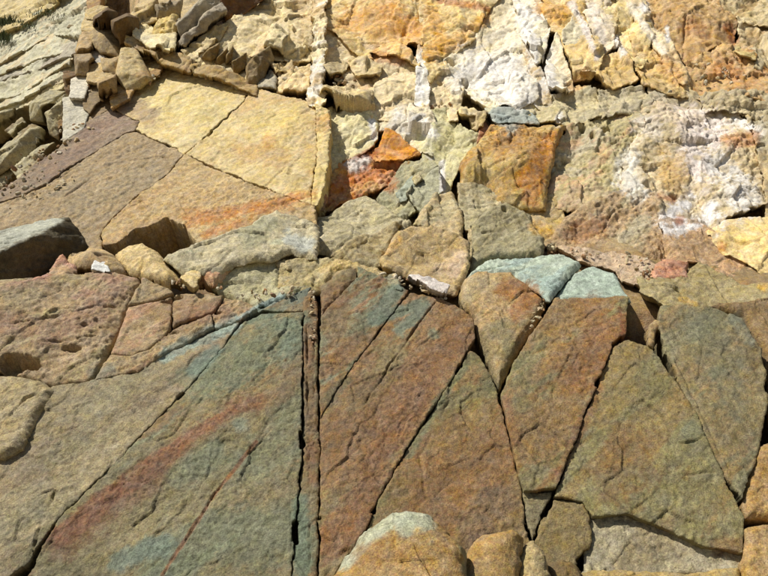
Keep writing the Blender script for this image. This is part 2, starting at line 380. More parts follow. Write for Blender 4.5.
    # upper face: orange, cream, white
    stain([(350, 20), (380, 25), (410, 40)], 22, (226, 172, 92), .75); stain([(390, 15), (405, 25)], 16, (225, 160, 72), .7); stain([(430, 12), (440, 40), (430, 55)], 10, (224, 168, 76), .8)
    stain([(445, 48), (465, 35), (485, 18)], 8, (226, 170, 80), .7); stain([(375, 55), (400, 62)], 6, (190, 120, 60), .6); stain([(440, 1), (470, 5), (488, 9)], 4, (190, 120, 70), .7)
    stain([(480, 75), (505, 68), (515, 85)], 30, WH, .9, .3, 7); stain([(500, 45), (515, 20)], 18, (236, 224, 196), .7, .3)
    stain([(400, 118), (425, 135), (420, 125)], 14, WH, .85, .5, 10); stain([(420, 70), (419, 95)], 4, WH, .9); stain([(450, 78), (458, 92)], 8, (238, 230, 214), .7, .3)
    stain([(442, 162), (443, 190)], 3.5, WH, .9); stain([(428, 145), (430, 158)], 4, WH, .85); stain([(372, 122), (374, 138)], 4, WH, .9)
    stain([(520, 10), (530, 40), (532, 60)], 8, WH, .85, .45, 9); stain([(550, 50), (547, 80), (556, 90)], 7, WH, .85, .45, 10)
    stain([(545, 8), (560, 15)], 12, (228, 170, 80), .75); stain([(585, 75), (575, 85)], 10, (222, 170, 95), .7)
    stain([(572, 5), (586, 30), (597, 58)], 4, (240, 225, 210), .9); stain([(592, 8), (604, 40)], 6, (240, 228, 214), .7, .4, 12)
    stain([(617, 40), (622, 52)], 5, WH, .8); stain([(644, 8)], 7, WH, .95); stain([(630, 5), (648, 32), (664, 52)], 5, (240, 228, 205), .85, .3, 12); stain([(667, 28), (668, 40)], 3, WH, .9)
    stain([(690, 25), (700, 30)], 14, (186, 130, 74), .6); stain([(735, 40), (728, 28)], 6, (170, 105, 50), .8); stain([(720, 70), (735, 74)], 10, (200, 135, 70), .7)
    stain([(665, 65), (678, 78)], 10, (214, 160, 84), .7)
    # crusted right face
    stain([(700, 125), (720, 135), (690, 150), (700, 175)], 26, (236, 222, 212), .85, .75, 9); stain([(735, 120), (760, 132)], 7, WH, .9, .3, 10)
    stain([(720, 165), (740, 185), (745, 200)], 20, WH, .85, .7, 11); stain([(690, 205), (670, 225), (710, 215)], 18, (236, 232, 228), .9, .7, 12)
    stain([(632, 160), (625, 180), (640, 195)], 14, (224, 220, 208), .8, .55, 8); stain([(640, 125), (655, 130)], 14, (228, 218, 205), .6, .5, 8); stain([(560, 115), (557, 122)], 5, WH, .8)
    stain([(668, 160), (675, 180)], 20, (200, 160, 88), .7); stain([(728, 140), (752, 138)], 10, (205, 150, 95), .8); stain([(660, 108), (690, 118)], 14, (226, 205, 180), .6, .4)
    stain([(660, 195), (672, 200)], 5, (175, 100, 60), .6, .5, 9); stain([(680, 220)], 8, (180, 100, 60), .6, .4)
    stain([(580, 235), (600, 225)], 14, (170, 124, 82), .7); stain([(625, 240), (640, 225)], 14, (172, 172, 142), .5); stain([(570, 200), (600, 195)], 12, (196, 172, 130), .6)
    stain([(535, 225), (545, 230)], 8, (215, 170, 80), .7); stain([(722, 248)], 7, (198, 138, 55), .8); stain([(745, 240)], 14, (222, 195, 120), .5)
    stain([(522, 180), (535, 165), (550, 140), (530, 200)], 10, (206, 138, 58), .8); stain([(500, 140), (530, 135)], 14, (186, 140, 76), .7); stain([(475, 170), (490, 165)], 12, (196, 170, 100), .6)
    stain([(680, 299), (695, 303)], 4, (205, 165, 70), .8); stain([(764, 288)], 8, (205, 160, 55), .7)
    # greens and whites of the rubble
    stain([(290, 238), (305, 245)], 11, (186, 190, 178), .8, only='rock_block'); stain([(265, 225), (250, 235)], 14, (160, 160, 124), .6, only='rock_block'); stain([(325, 270), (340, 265)], 8, (205, 175, 100), .7)
    stain([(388, 252), (398, 240)], 6, (220, 175, 95), .7); stain([(460, 255), (452, 272)], 8, (190, 165, 142), .6); stain([(512, 128), (500, 118)], 8, (160, 172, 165), .7)
    stain([(420, 140), (432, 150)], 8, (206, 196, 120), .6)
build_stains()

# ------------------------------------------------------------------ the setting: bedrock behind the blocks and the shore in front of it
def build_cliff():
    prof = np.array([(4.2, -.4), (4.42, 0), (5.0, 1.0), (6.3, 3.25), (8.1, 4.77), (10.17, 8.66), (13.0, 15.0), (16, 18.0), (26, 19.0)])
    seg = np.r_[0, np.cumsum(np.linalg.norm(np.diff(prof, axis=0), axis=1))]
    ss = np.arange(0, seg[-1], .055); xs = np.arange(-12, 12.01, .055)
    y = np.interp(ss, seg, prof[:, 0]); z = np.interp(ss, seg, prof[:, 1])
    ty = np.gradient(y); tz = np.gradient(z); k = np.hypot(ty, tz); ny_ = -tz / k; nz_ = ty / k
    for _ in range(30): ny_ = np.convolve(np.pad(ny_, 1, 'edge'), [.25, .5, .25], 'valid'); nz_ = np.convolve(np.pad(nz_, 1, 'edge'), [.25, .5, .25], 'valid')
    X, Y = np.meshgrid(xs, y); Z = np.repeat(z[:, None], len(xs), 1); NY = np.repeat(ny_[:, None], len(xs), 1); NZ = np.repeat(nz_[:, None], len(xs), 1)
    P = np.stack([X.ravel(), Y.ravel(), Z.ravel()], 1); N = np.stack([np.zeros(X.size), NY.ravel(), NZ.ravel()], 1)
    px = to_px(P)
    outd = np.maximum.reduce([-px[:, 0], px[:, 0] - 768, -px[:, 1], px[:, 1] - 576])
    off = -.30 + .26 * sstep(55, 95, outd)
    off = off - .7 * np.exp(-((px[:, 0] - 642) / 24) ** 2 - ((px[:, 1] - 325) / 26) ** 2)
    cav = np.exp(-((px[:, 0] - 155) / 55) ** 2 - ((px[:, 1] - 238) / 26) ** 2); off = off - 1.0 * cav
    gully = (1 - sstep(60, 150, px[:, 0])) * (1 - sstep(170, 235, px[:, 1])); off = off - 2.0 * gully
    uv = np.stack([X.ravel(), np.repeat(ss[:, None], len(xs), 1).ravel()], 1)
    h = .20 * (facets(uv, .9, 3) - .2) + .12 * (facets(uv, 2.3, 5) - .2) + .05 * (facets(uv, 6, 7) - .2) + .03 * fbm(P, 4, 4, .6, 3)
    inner = 1 - sstep(10, 80, outd)
    wv = uv + .08 * np.stack([fbm(P, 2.5, 3, .6, 41), fbm(P, 2.5, 3, .6, 42)], 1)
    tn = 0
    for fq, am in ((1.3, .09), (3.2, .05), (8.0, .02)):
        r0, r1, r2, ax, ay, bd_ = voro(wv, fq, int(fq * 10), .9, 1.6); h = h + am * (r0 - .5) + .10 * (r1 * ax + r2 * ay) / fq - .05 * (1 - np.clip(bd_ / .06, 0, 1)) / fq ** .5; tn = tn + .2 * r2
    V = P + N * (off + h * (1 - .6 * inner) + .18 * (1 - inner) * fbm(P, .5, 3, .5, 9))[:, None]
    lower = lin((150, 125, 82)); upper = lin((212, 186, 132)); w = sstep(3.2, 5.0, V[:, 2] + .4 * fbm(P, 1, 3, .5, 4))[:, None]
    g = sstep(0, .4, fbm(P, 1.1, 4, .55, 8))[:, None]
    col = (lower * (1 - w) + upper * w) * (1 - .5 * g) + .5 * g * lin((176, 128, 82)) * (.8 + .4 * w)
    col = np.clip(col * ALB * .9 * (1 + .2 * fbm(P, 5, 4, .6, 2) + tn)[:, None], .01, .9)
    ny, nx = X.shape; idx = np.arange(nx * ny).reshape(ny, nx)
    q = np.stack([idx[:-1, :-1].ravel(), idx[:-1, 1:].ravel(), idx[1:, 1:].ravel(), idx[1:, :-1].ravel()], 1)
    o = mesh_obj('cliff', V, q, np.zeros((0, 3), int), col, MAT['rock']); o['kind'] = 'structure'; o['label'] = 'weathered bedrock of the sea cliff behind the blocks'
    return o
build_cliff()
def build_ground():
    a = np.linspace(-1, 1, 260); xs = np.sign(a) * np.abs(a) ** 2.2 * 150; ys = 5.2 - np.linspace(0, 1, 220) ** 2.2 * 150
    X, Y = np.meshgrid(xs, ys[::-1]); P = np.stack([X.ravel(), Y.ravel(), np.zeros(X.size)], 1)
    P[:, 2] = .05 * fbm(P, .6, 4, .5, 2) + .03 * fbm(P, 6, 3, .5, 4) * (np.abs(P[:, 1]) < 12)
    col = np.repeat(lin((150, 135, 110))[None], len(P), 0) * (.8 + .3 * fbm(P, 2, 4, .6, 5))[:, None]
    ny, nx = X.shape; idx = np.arange(nx * ny).reshape(ny, nx)
    q = np.stack([idx[:-1, :-1].ravel(), idx[:-1, 1:].ravel(), idx[1:, 1:].ravel(), idx[1:, :-1].ravel()], 1)
    o = mesh_obj('shore_ground', P, q, np.zeros((0, 3), int), np.clip(col, .02, .8), MAT['ground']); o['kind'] = 'structure'
build_ground()

# ------------------------------------------------------------------ lower wall: slabs parted by open joints
RB = (162, 126, 80); OL = (136, 120, 76); GN = (130, 134, 102); GT = (150, 136, 102)
slab('rock_slab', [(262, 312), (303, 312), (302, 384), (302, 440), (297, 500), (292, 576), (286, 650), (-160, 650), (-160, 650), (0, 596), (27, 576), (43, 547), (60, 519), (110, 468), (143, 432), (188, 385), (217, 353), (240, 323)],
     'low', .0, ((152, 134, 92), (138, 138, 106), (156, 124, 82)),
     cracks=[([(300, 427), (273, 426), (256, 443), (213, 497), (163, 574), (120, 640)], .008, .02), ([(299, 322), (266, 365), (245, 392)], .006, .01), ([(256, 335), (220, 378), (190, 412)], .007, .012), ([(291, 500), (292, 576)], .008, .02)],
     label='large green slab crossed by a slanting red band beside the vertical fissure', cat='rock slab')
slab('rock_sliver', [(303, 300), (311, 287), (316, 300), (317, 330), (318, 384), (318.5, 440), (318, 576), (317, 650), (287, 650), (293, 576), (298, 500), (303, 440), (303, 384)],
     'low', -.02, ((148, 116, 76), (140, 128, 92)), bev=(.015, .012), rough=1.3,
     cracks=[([(306, 320), (307, 384), (309, 440), (310, 576)], .008, .04), ([(313, 330), (314, 400)], .006, .03)],
     label='narrow upright brown sliver of rock filling the vertical fissure', cat='rock')
slab('rock_block', [(237, 321), (256, 309), (283, 298), (311, 285), (303, 311), (262, 311)], 'low', -.05, ((150, 128, 88), (128, 140, 126)),
     label='thin brown wedge above the top edge of the green and red slab', cat='rock')
CL = 'middle slabs'
slab('rock_slab', [(319, 284), (336, 267), (356, 265), (357, 275), (340, 294), (320, 314)], 'low', .02, (RB, (140, 124, 84)), bev=(.05, .03),
     label='small triangular brown slab at the head of the vertical fissure', cat='rock slab')
slab('rock_slab', [(320, 315), (358, 275), (358, 265), (389, 280), (410, 290), (395, 308), (370, 342), (341, 383), (320, 417)], 'low', .03, (RB, (160, 116, 76), (136, 140, 108)), bev=(.010, .006), big=1.3,
     label='long brown and green slab between two slanting parallel cracks', cat='rock slab')
slab('rock_slab', [(411, 291), (438, 297), (463, 309), (474, 316), (476, 337), (470, 346), (449, 383), (425, 420), (399, 461), (366, 524), (335, 575), (320, 610), (319, 576), (319, 418), (341, 384), (370, 343), (396, 308)],
     'low', .02, ((164, 124, 78), (160, 114, 74), (154, 134, 88)), bev=(.010, .006), big=1.3,
     cracks=[([(440, 296), (420, 322), (400, 350), (379, 383), (362, 408)], .009, .05), ([(320, 453), (360, 452)], .005, .008), ([(412, 455), (432, 430)], .005, .006)],
     label='widest rusty brown slab, split by a crack, left of the pointed block', cat='rock slab')
slab('rock_block', [(470, 350), (476, 350), (484, 362), (496, 385), (511, 445), (522, 490), (530, 540), (528, 640), (320, 650), (366, 525), (399, 462), (449, 384)], 'low', .01,
     ((156, 126, 76), (160, 116, 70), (144, 132, 84)), bev=(.012, .007), big=1.6, rough=1.25, cracks=[([(452, 395), (420, 455), (425, 490), (440, 512), (470, 525)], .02, .012)],
     label='tall pointed brown block with its apex between two cracks, above the boulders', cat='rock')
slab('rock_block', [(459, 290), (463, 276), (476, 270), (512, 271), (527, 281), (549, 297), (535, 322), (513, 356), (500, 386), (497, 384), (486, 350), (480, 335), (473, 313), (463, 303)], 'low', .02,
     ((204, 166, 110), (176, 154, 106)), bev=(.06, .06), dome=(.14, .04), big=1.4, cracks=[([(495, 300), (520, 325)], .01, .015), ([(545, 300), (520, 335), (512, 350)], .01, .02)],
     label='rounded cream and orange block under the pale blue cap', cat='rock')
slab('rock_block', [(555, 296), (629, 299), (625, 335), (613, 345), (597, 384), (576, 440), (556, 489), (524, 490), (512, 445), (501, 392), (513, 360), (536, 324)], 'low', .06,
     ((166, 130, 78), (162, 118, 68), (150, 138, 90)), bev=(.012, .008), big=1.4, T=.6, cracks=[([(585, 345), (570, 372)], .008, .008), ([(500, 440), (515, 455)], .01, .015)],
     label='big orange brown tapering block with a flat top beside the dark hollow', cat='rock')
slab('rock_wedge', [(523, 492), (553, 492), (549, 505), (533, 538), (528, 520)], 'low', -.01, ((152, 136, 98),), label='small wedge pinched under the point of the orange block', cat='rock')
slab('rock_slab', [(613, 346), (628, 341), (650, 350), (662, 362), (677, 385), (706, 440), (726, 481), (744, 516), (742, 552), (700, 546), (659, 526), (629, 516), (594, 518), (583, 502), (553, 497), (576, 441), (597, 385)], 'low', .03,
     ((164, 138, 82), (160, 130, 74), (152, 142, 94)), bev=(.012, .007), big=1.8, rough=1.2,
     cracks=[([(636, 352), (640, 358), (639, 366)], .008, .02), ([(669, 464), (675, 446), (692, 444), (705, 439)], .01, .02), ([(682, 490), (685, 477), (719, 474)], .01, .012), ([(700, 440), (706, 437)], .015, .05)],
     label='broad olive brown slab below the dark hollow', cat='rock slab')
slab('rock_block', [(533, 541), (553, 498), (583, 503), (594, 520), (592, 545), (570, 575), (540, 575)], 'low', .0, ((156, 132, 80), (150, 124, 76)), bev=(.015, .01), label='small dark brown corner block at the foot of the olive slab', cat='rock')
slab('rock_slab', [(588, 516), (629, 512), (665, 524), (705, 542), (750, 552), (744, 574), (582, 582), (582, 545)], 'low', -.04, ((196, 180, 146), (170, 150, 112)), bev=(.03, .02), rough=1.3,
     label='pale grey undercut face below the olive slab', cat='rock slab')
slab('rock_block', [(548, 578), (600, 567), (690, 570), (742, 562), (748, 640), (700, 650), (530, 650)], 'low', .08, ((206, 172, 100), (184, 158, 98)), bev=(.06, .05), label='yellow ledge along the foot of the pale grey face', cat='rock')
slab('rock_slab', [(659, 308), (700, 305), (742, 320), (760, 349), (768, 385), (766, 414), (755, 461), (744, 500), (726, 478), (706, 437), (678, 384), (664, 350), (656, 328)], 'low', .05,
     ((158, 138, 92), (146, 138, 102), (166, 136, 86)), bev=(.015, .010), big=1.4, T=.5, cracks=[([(664, 335), (676, 362), (690, 392), (712, 440), (735, 482)], .01, .012), ([(722, 345), (726, 352)], .006, .01)],
     label='grey green upright slab right of the dark hollow', cat='rock slab')
slab('rock_block', [(703, 303), (770, 296), (910, 298), (910, 436), (775, 437), (768, 414), (770, 385), (762, 348), (744, 318)], 'low', .02, ((160, 128, 82), (146, 118, 74)), bev=(.05, .04), dome=(.2, .05),
     label='brown rounded block behind the shoulder of the grey green slab', cat='rock')
slab('rock_block', [(757, 445), (775, 440), (910, 442), (910, 516), (748, 516), (745, 502)], 'low', .06, ((214, 168, 98), (192, 150, 88)), bev=(.05, .05), label='yellow brown block at the lower end of the grey green slab', cat='rock')
slab('rock_block', [(746, 526), (780, 518), (910, 520), (910, 650), (748, 650), (742, 560)], 'low', .08, ((204, 160, 90), (184, 146, 86)), bev=(.05, .05), label='yellow brown block under its like, beside the pale grey face', cat='rock')
slab('rock_slab', [(-160, 456), (0, 455), (20, 444), (33, 415), (50, 385), (90, 378), (123, 373), (140, 369), (167, 352), (233, 322), (239, 322), (217, 352), (188, 384), (143, 431), (110, 467), (60, 517), (43, 538), (27, 563), (0, 582), (-160, 680)],
     'low', .008, ((174, 154, 114), (164, 150, 114), (168, 144, 110)), rough=1.15,
     cracks=[([(58, 470), (50, 473), (44, 478)], .008, .03), ([(58, 487), (46, 493), (39, 497), (36, 507)], .008, .03), ([(58, 485), (50, 505), (43, 520), (30, 560)], .012, .05), ([(121, 425), (116, 432)], .007, .02)],
     label='large plain grey tan slab left of the green and red slab', cat='rock slab')
slab('rock_block', [(-160, 452), (0, 454), (20, 443), (33, 414), (50, 385), (40, 379), (0, 373), (-160, 375)], 'low', .05, ((196, 172, 124), (180, 152, 112)), bev=(.05, .05), tilt=(-6, 4), lam=(32, 10, .012), cracks=[([(0, 425), (25, 398), (45, 388)], .01, .03)],
     label='pale banded block against the edge of the plain grey tan slab', cat='rock')
slab('rock_mass', [(-160, 290), (0, 285), (30, 281), (67, 272), (110, 267), (137, 272), (137, 278), (125, 302), (117, 325), (107, 349), (90, 377), (50, 384), (0, 373), (-160, 374)], 'low', .04,
     ((196, 164, 122), (202, 154, 126), (192, 172, 124)), bev=(.02, .012), dome=(.2, .06), big=3, T=.7, rough=1.3, lam=(24, 5, .016), pits=[(20, 362, 22, 11, .22), (70, 345, 10, 4, .09), (83, 322, 5, 2, .03)], cracks=[([(0, 330), (50, 318), (95, 300), (124, 300)], .012, .02), ([(20, 345), (70, 338), (117, 326)], .012, .025), ([(0, 305), (60, 296)], .01, .015)],
     label='rounded pinkish rock mass with a dark pit, left of the branching crack', cat='rock')
t = thing('rock_mass', 'pitted pinkish brown rock mass broken into pieces right of the branching crack', 'rock', (170, 340), 'low')
for p, o, kw in [([(139, 272), (167, 284), (173, 290), (153, 297), (126, 303), (138, 279)], .04, {}),
                 ([(173, 290), (200, 289), (224, 293), (216, 306), (212, 311), (173, 326), (171, 300)], .045, dict(pits=[(176, 293, 7, 3, .06)])),
                 ([(126, 303), (153, 297), (171, 293), (171, 326), (150, 346), (130, 352), (108, 350), (118, 325)], .045, dict(pits=[(166, 297, 8, 4, .07)])),
                 ([(224, 294), (247, 299), (257, 307), (237, 320), (214, 327), (212, 312), (217, 306)], .04, dict(pits=[(217, 309, 6, 3, .06)])),
                 ([(108, 351), (130, 353), (151, 346), (172, 327), (212, 312), (214, 327), (167, 351), (140, 369), (92, 378)], .045, dict(pits=[(174, 330, 6, 3, .06)]))]:
    slab('rock_piece', p, 'low', o, ((196, 164, 118), (202, 152, 118), (184, 158, 112)), parent=t, T=.7, dome=(.07, .018), big=2.2, rough=1.4, lam=(24, 5, .016), gap=.0015, **kw)
slab('rock_block', [(616, 272), (640, 274), (672, 292), (680, 310), (668, 370), (640, 372), (600, 360), (612, 300)], 'low', -.55, ((140, 108, 70),), T=.3, tilt=(14, 0), label='brown block set back in the dark hollow', cat='rock')
slab('stone_chip', [(648, 326), (655, 320), (662, 323), (657, 330), (653, 349), (647, 347)], 'low', .06, ((196, 160, 104),), T=.15, bev=(.015, .015), edge=.3, rough=.5, label='small pale curved chip standing in the dark hollow', cat='stone')

# boulders at the foot
slab('boulder', [(318, 600), (329, 576), (343, 554), (359, 534), (389, 512), (406, 508), (429, 511), (445, 525), (467, 548), (470, 600), (450, 720), (330, 720)], 'low', .60, ((196, 152, 84), (186, 174, 124)), T=.6, bev=(.05, .03), dome=(.30, .22), big=1.6, rough=.6, facet=.03, edge=1.5, frac=.15,
     cracks=[([(409, 536), (416, 548), (424, 562), (432, 580)], .022, .10), ([(390, 528), (398, 540)], .01, .015), ([(385, 560), (388, 572)], .008, .012)], label='biggest rounded boulder, pale green crown over orange, at the foot of the wall', cat='boulder')
slab('boulder', [(452, 585), (470, 545), (486, 534), (512, 531), (523, 540), (520, 576), (515, 640), (455, 640)], 'low', .40, ((206, 160, 88), (182, 146, 84)), T=.5, bev=(.05, .03), dome=(.2, .14), big=1.4, edge=1.5, frac=.15, label='rounded orange boulder next to the biggest boulder', cat='boulder')
slab('boulder', [(509, 585), (519, 549), (531, 540), (545, 552), (552, 580), (545, 630), (510, 630)], 'low', .30, ((190, 154, 86), (194, 168, 114)), T=.4, bev=(.04, .03), dome=(.12, .09), edge=1.5, frac=.15, label='small ochre boulder beside the rounded orange boulder', cat='boulder')
slab('boulder', [(546, 560), (560, 556), (578, 564), (588, 590), (580, 640), (545, 640)], 'low', .15, ((140, 112, 62),), T=.4, bev=(.04, .03), dome=(.12, .08), edge=1.5, frac=.15, label='low brown boulder nearest the yellow ledge', cat='boulder')

# pale blue caps
slab('blue_rock', [(464, 276), (476, 266), (490, 256), (512, 258), (562, 254), (583, 264), (568, 276), (550, 297), (527, 281), (512, 273), (490, 272)], 'low', -.05, ((196, 208, 190), (172, 194, 190)), tilt=(0, 18), vmix=.9, bev=(.05, .05), big=1.2, rough=.8, cracks=[([(470, 272), (512, 266), (548, 270)], .01, .03)],
     label='pale blue cap lying over the rounded cream and orange block', cat='rock')
slab('blue_rock', [(552, 297), (569, 276), (592, 266), (615, 274), (632, 300), (600, 300)], 'low', -.06, ((186, 202, 188), (168, 184, 166)), tilt=(0, 16), vmix=.9, bev=(.05, .05), rough=.7, label='pale blue cap behind the flat top of the orange brown block', cat='rock')

# ------------------------------------------------------------------ rubble on the ledge
slab('boulder', [(-90, 258, -.25), (0, 230, -.22), (48, 218, -.2), (68, 217, -.12), (88, 243, -.12), (67, 258, -.05), (27, 286, 0), (-90, 310, 0)], 'UL', -.02, ((84, 74, 48), (104, 92, 62)), T=.9,  # base colour darkened to carry the front's shade; a stain keeps the top pale
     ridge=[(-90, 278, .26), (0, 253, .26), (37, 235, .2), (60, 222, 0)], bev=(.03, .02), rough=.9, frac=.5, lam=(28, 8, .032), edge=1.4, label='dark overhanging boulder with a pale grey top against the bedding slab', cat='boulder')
slab('rock_block', [(108, 250), (115, 238), (135, 226), (168, 216), (188, 222), (202, 246), (180, 258), (140, 256)], 'mid', -.30, ((150, 90, 46), (110, 76, 44)), T=.3, tilt=(52, -62), facet=.02, label='rust brown rock at the back of the dark cavity under the bedding slab', cat='rock')
slab('stone', [(158, 226), (163, 220), (178, 219), (184, 226), (172, 228)], 'mid', .02, ((165, 160, 150),), T=.12, rough=.5, edge=.4, label='small grey stone wedged in the mouth of the dark cavity', cat='stone')
slab('rock_block', [(163, 254), (200, 241), (240, 229), (262, 214), (277, 207), (319, 222), (317, 254), (290, 248), (270, 259), (236, 262), (215, 272), (183, 270)], 'mid', .34, ((186, 174, 136), (172, 172, 140)), T=.6, tilt=(2, -14), bev=(.06, .05), big=1.6,
     cracks=[([(222, 240), (240, 226)], .006, .01)], label='long smooth grey green block below the rust streak', cat='rock')
slab('rock_block', [(316, 219), (343, 205), (366, 191), (390, 208), (410, 222), (385, 232), (356, 248), (333, 256), (316, 254)], 'mid', .16, ((182, 170, 130), (172, 162, 120)), T=.5, tilt=(-4, -16), bev=(.05, .04), big=1.8, cracks=[([(352, 217), (361, 211), (378, 219)], .01, .02), ([(318, 222), (333, 226), (350, 222)], .006, .01)],
     label='upright grey olive block next to the long smooth grey green block', cat='rock')
slab('rock_block', [(333, 256), (358, 238), (380, 228), (402, 219), (392, 238), (384, 252), (383, 266), (356, 264)], 'mid', .20, ((172, 154, 108), (160, 150, 112)), T=.4, tilt=(4, -14), bev=(.05, .04), cracks=[([(371, 232), (366, 243), (356, 250)], .01, .03)], label='small cracked tan block leaning on the upright grey olive block', cat='rock')
t = thing('split_block', 'big tilted cream block split across by a dark crack', 'rock', (430, 260), 'mid')
slab('rock_piece', [(382, 256), (396, 232), (413, 222), (432, 227), (461, 236), (470, 243), (468, 268), (456, 294), (443, 290), (409, 273), (386, 265)], 'mid', .26, ((186, 160, 108), (182, 156, 118)), T=.6, tilt=(6, -18), bev=(.05, .045), big=1.5, rough=1.3, parent=t, cracks=[([(430, 274), (445, 257), (460, 248)], .006, .02), ([(405, 237), (430, 245), (455, 243)], .02, .015)])
slab('rock_piece', [(413, 221), (425, 206), (440, 192), (454, 190), (462, 215), (464, 236), (459, 234), (432, 226)], 'mid', .22, ((188, 166, 118), (172, 160, 120)), T=.5, tilt=(4, -14), bev=(.05, .04), parent=t)
slab('rock_block', [(457, 188), (478, 188), (497, 196), (502, 208), (476, 222), (474, 250), (470, 266), (466, 232), (460, 210)], 'mid', .16, ((186, 168, 122), (170, 160, 122)), T=.5, tilt=(8, -16), lam=(85, 12, .01), label='pale upright rib beside the split cream block', cat='rock')
slab('rock_block', [(473, 223), (490, 210), (505, 204), (530, 214), (545, 236), (542, 256), (510, 256), (492, 255), (472, 270)], 'mid', .18, ((160, 150, 112), (152, 140, 100)), T=.5, tilt=(4, -20), bev=(.06, .05), big=1.8, lam=(40, 9, .012), pits=[(504, 211, 4, 5, .08), (488, 232, 7, 2.5, .03)], label='rounded olive block behind the pale blue cap', cat='rock')
slab('stone', [(410, 276), (418, 275), (449, 289), (445, 294), (432, 292)], 'mid', .22, ((206, 196, 186),), T=.2, rough=.5, edge=.4, label='thin whitish sliver lying below the split cream block', cat='stone')
slab('stone', [(380, 277), (392, 272), (400, 278), (402, 288), (388, 284)], 'mid', .22, ((142, 136, 104),), T=.2, edge=.6, bev=(.04, .04), label='small olive stone beside the whitish sliver', cat='stone')
slab('rock_block', [(276, 262), (305, 255), (335, 257), (366, 263), (388, 272), (384, 282), (356, 268), (336, 270), (318, 287), (290, 292), (276, 285)], 'mid', .18, ((186, 162, 104), (168, 154, 108)), T=.5, tilt=(0, -14), bev=(.05, .04), big=1.6, label='yellowish ledge block over the heads of the brown slabs', cat='rock')
slab('stone', [(271, 262), (278, 252), (286, 247), (300, 252), (305, 256), (288, 266)], 'mid', .22, ((186, 168, 122), (150, 132, 90)), T=.25, bev=(.03, .03), label='small peaked tan stone on the yellowish ledge block', cat='stone')
slab('rock_block', [(213, 287), (232, 270), (250, 262), (276, 258), (280, 284), (310, 284), (283, 297), (256, 307), (247, 299)], 'mid', .14, ((172, 164, 122), (160, 156, 120)), T=.5, tilt=(0, -16), bev=(.05, .04), big=1.6, label='pale green grey block above the thin brown wedge', cat='rock')
slab('stone', [(199, 278), (203, 266), (220, 250), (230, 246), (247, 254), (252, 259), (232, 272), (214, 282)], 'mid', .22, ((198, 148, 104), (204, 172, 130)), T=.3, bev=(.05, .05), dome=(.1, .05), cracks=[([(218, 266), (226, 262)], .01, .02)], label='pinkish orange stone lodged along the long smooth grey green block', cat='stone')
slab('stone', [(180, 280), (192, 274), (201, 270), (200, 279), (196, 288)], 'mid', .22, ((204, 180, 122),), T=.2, label='small cream stone at the tip of the pinkish orange stone', cat='stone')
slab('rock_block', [(113, 251), (128, 243), (143, 241), (158, 250), (182, 278), (168, 282), (140, 273), (120, 262)], 'mid', .22, ((206, 180, 122), (190, 165, 112)), T=.4, tilt=(0, -12), bev=(.04, .04), ridge=[(150, 255, .09), (172, 276, .08)], label='cream wedge in front of the dark cavity', cat='rock')
slab('stone', [(68, 254), (88, 245), (105, 248), (126, 266), (110, 270), (92, 266), (72, 264)], 'mid', .22, ((190, 162, 112), (168, 134, 92)), T=.3, bev=(.04, .04), ridge=[(92, 252, .10)], pits=[(99, 262, 5, 4, .04)], label='tan stone perched at the end of the dark overhanging boulder', cat='stone')
slab('stone', [(92, 268), (96, 254), (106, 262), (109, 269)], 'mid', .27, ((214, 214, 206),), T=.2, rough=.4, edge=.4, label='small white stone beneath the tan perched stone', cat='stone')
slab('stone', [(30, 282), (45, 268), (63, 255), (74, 262), (70, 274), (48, 281)], 'mid', .24, ((190, 142, 114), (178, 130, 104)), T=.3, bev=(.05, .05), cracks=[([(52, 274), (70, 268)], .006, .01)], label='pink stone at the foot of the dark overhanging boulder', cat='stone')
# right side of the ledge
t = thing('ledge_band', 'band of red, brown and olive rock behind the right hand slabs', 'rock', (700, 275), 'mid')
slab('rock_block', [(556, 250), (600, 252), (640, 257), (655, 268), (660, 300), (625, 284), (610, 272), (580, 262)], 'mid', -.02, ((190, 164, 132), (176, 158, 126)), tilt=(0, -10), parent=t, rough=1.4)
slab('rock_block', [(636, 284), (685, 279), (700, 264), (735, 279), (770, 285), (850, 290), (850, 302), (768, 300), (702, 308), (664, 308), (640, 296)], 'mid', .02, ((168, 152, 104), (158, 140, 90)), tilt=(0, -6), parent=t)
slab('rock_block', [(648, 272), (663, 261), (688, 262), (687, 281), (652, 284)], 'mid', .05, ((190, 140, 106), (180, 128, 98)), tilt=(0, -14), parent=t, bev=(.05, .04))
slab('rock_block', [(656, 222), (695, 222), (714, 232), (724, 252), (747, 264), (768, 280), (760, 285), (735, 280), (700, 264), (670, 264), (666, 250)], 'mid', .0, ((188, 150, 106), (178, 146, 104)), tilt=(0, -18), parent=t, lam=(-75, 7, .01))
slab('rock_block', [(706, 234), (723, 223), (768, 218), (850, 213), (850, 292), (768, 282), (747, 266), (722, 257)], 'mid', .03, ((222, 194, 128), (206, 178, 112)), tilt=(-2, -18), parent=t, mat='pale')
slab('rock_block', [(552, 236), (568, 212), (600, 198), (642, 186), (660, 202), (668, 230), (672, 263), (640, 260), (600, 254), (565, 250)], 'mid', .06, ((176, 148, 108), (166, 156, 122)), tilt=(2, -22), parent=t, bev=(.06, .05), big=2.4, rough=1.5, cracks=[([(600, 238), (607, 222), (615, 210)], .02, .06), ([(614, 245), (612, 256)], .01, .03)])
slab('rock_block', [(504, 200), (545, 196), (562, 206), (564, 232), (566, 248), (540, 240), (506, 234)], 'mid', .02, ((196, 170, 108), (186, 160, 110)), tilt=(0, -18), parent=t)
for x in (514, 523, 533, 542, 551, 559):
    slab('rock_rib', [(x - 3.2, 236 + (x - 512) * .22), (x + 3.0, 238 + (x - 512) * .22), (x + 3.6, 262), (x - 2.6, 262)], 'mid', -.05, ((168, 128, 88),), T=.2, parent=t, tilt=(0, -20), edge=1.2)

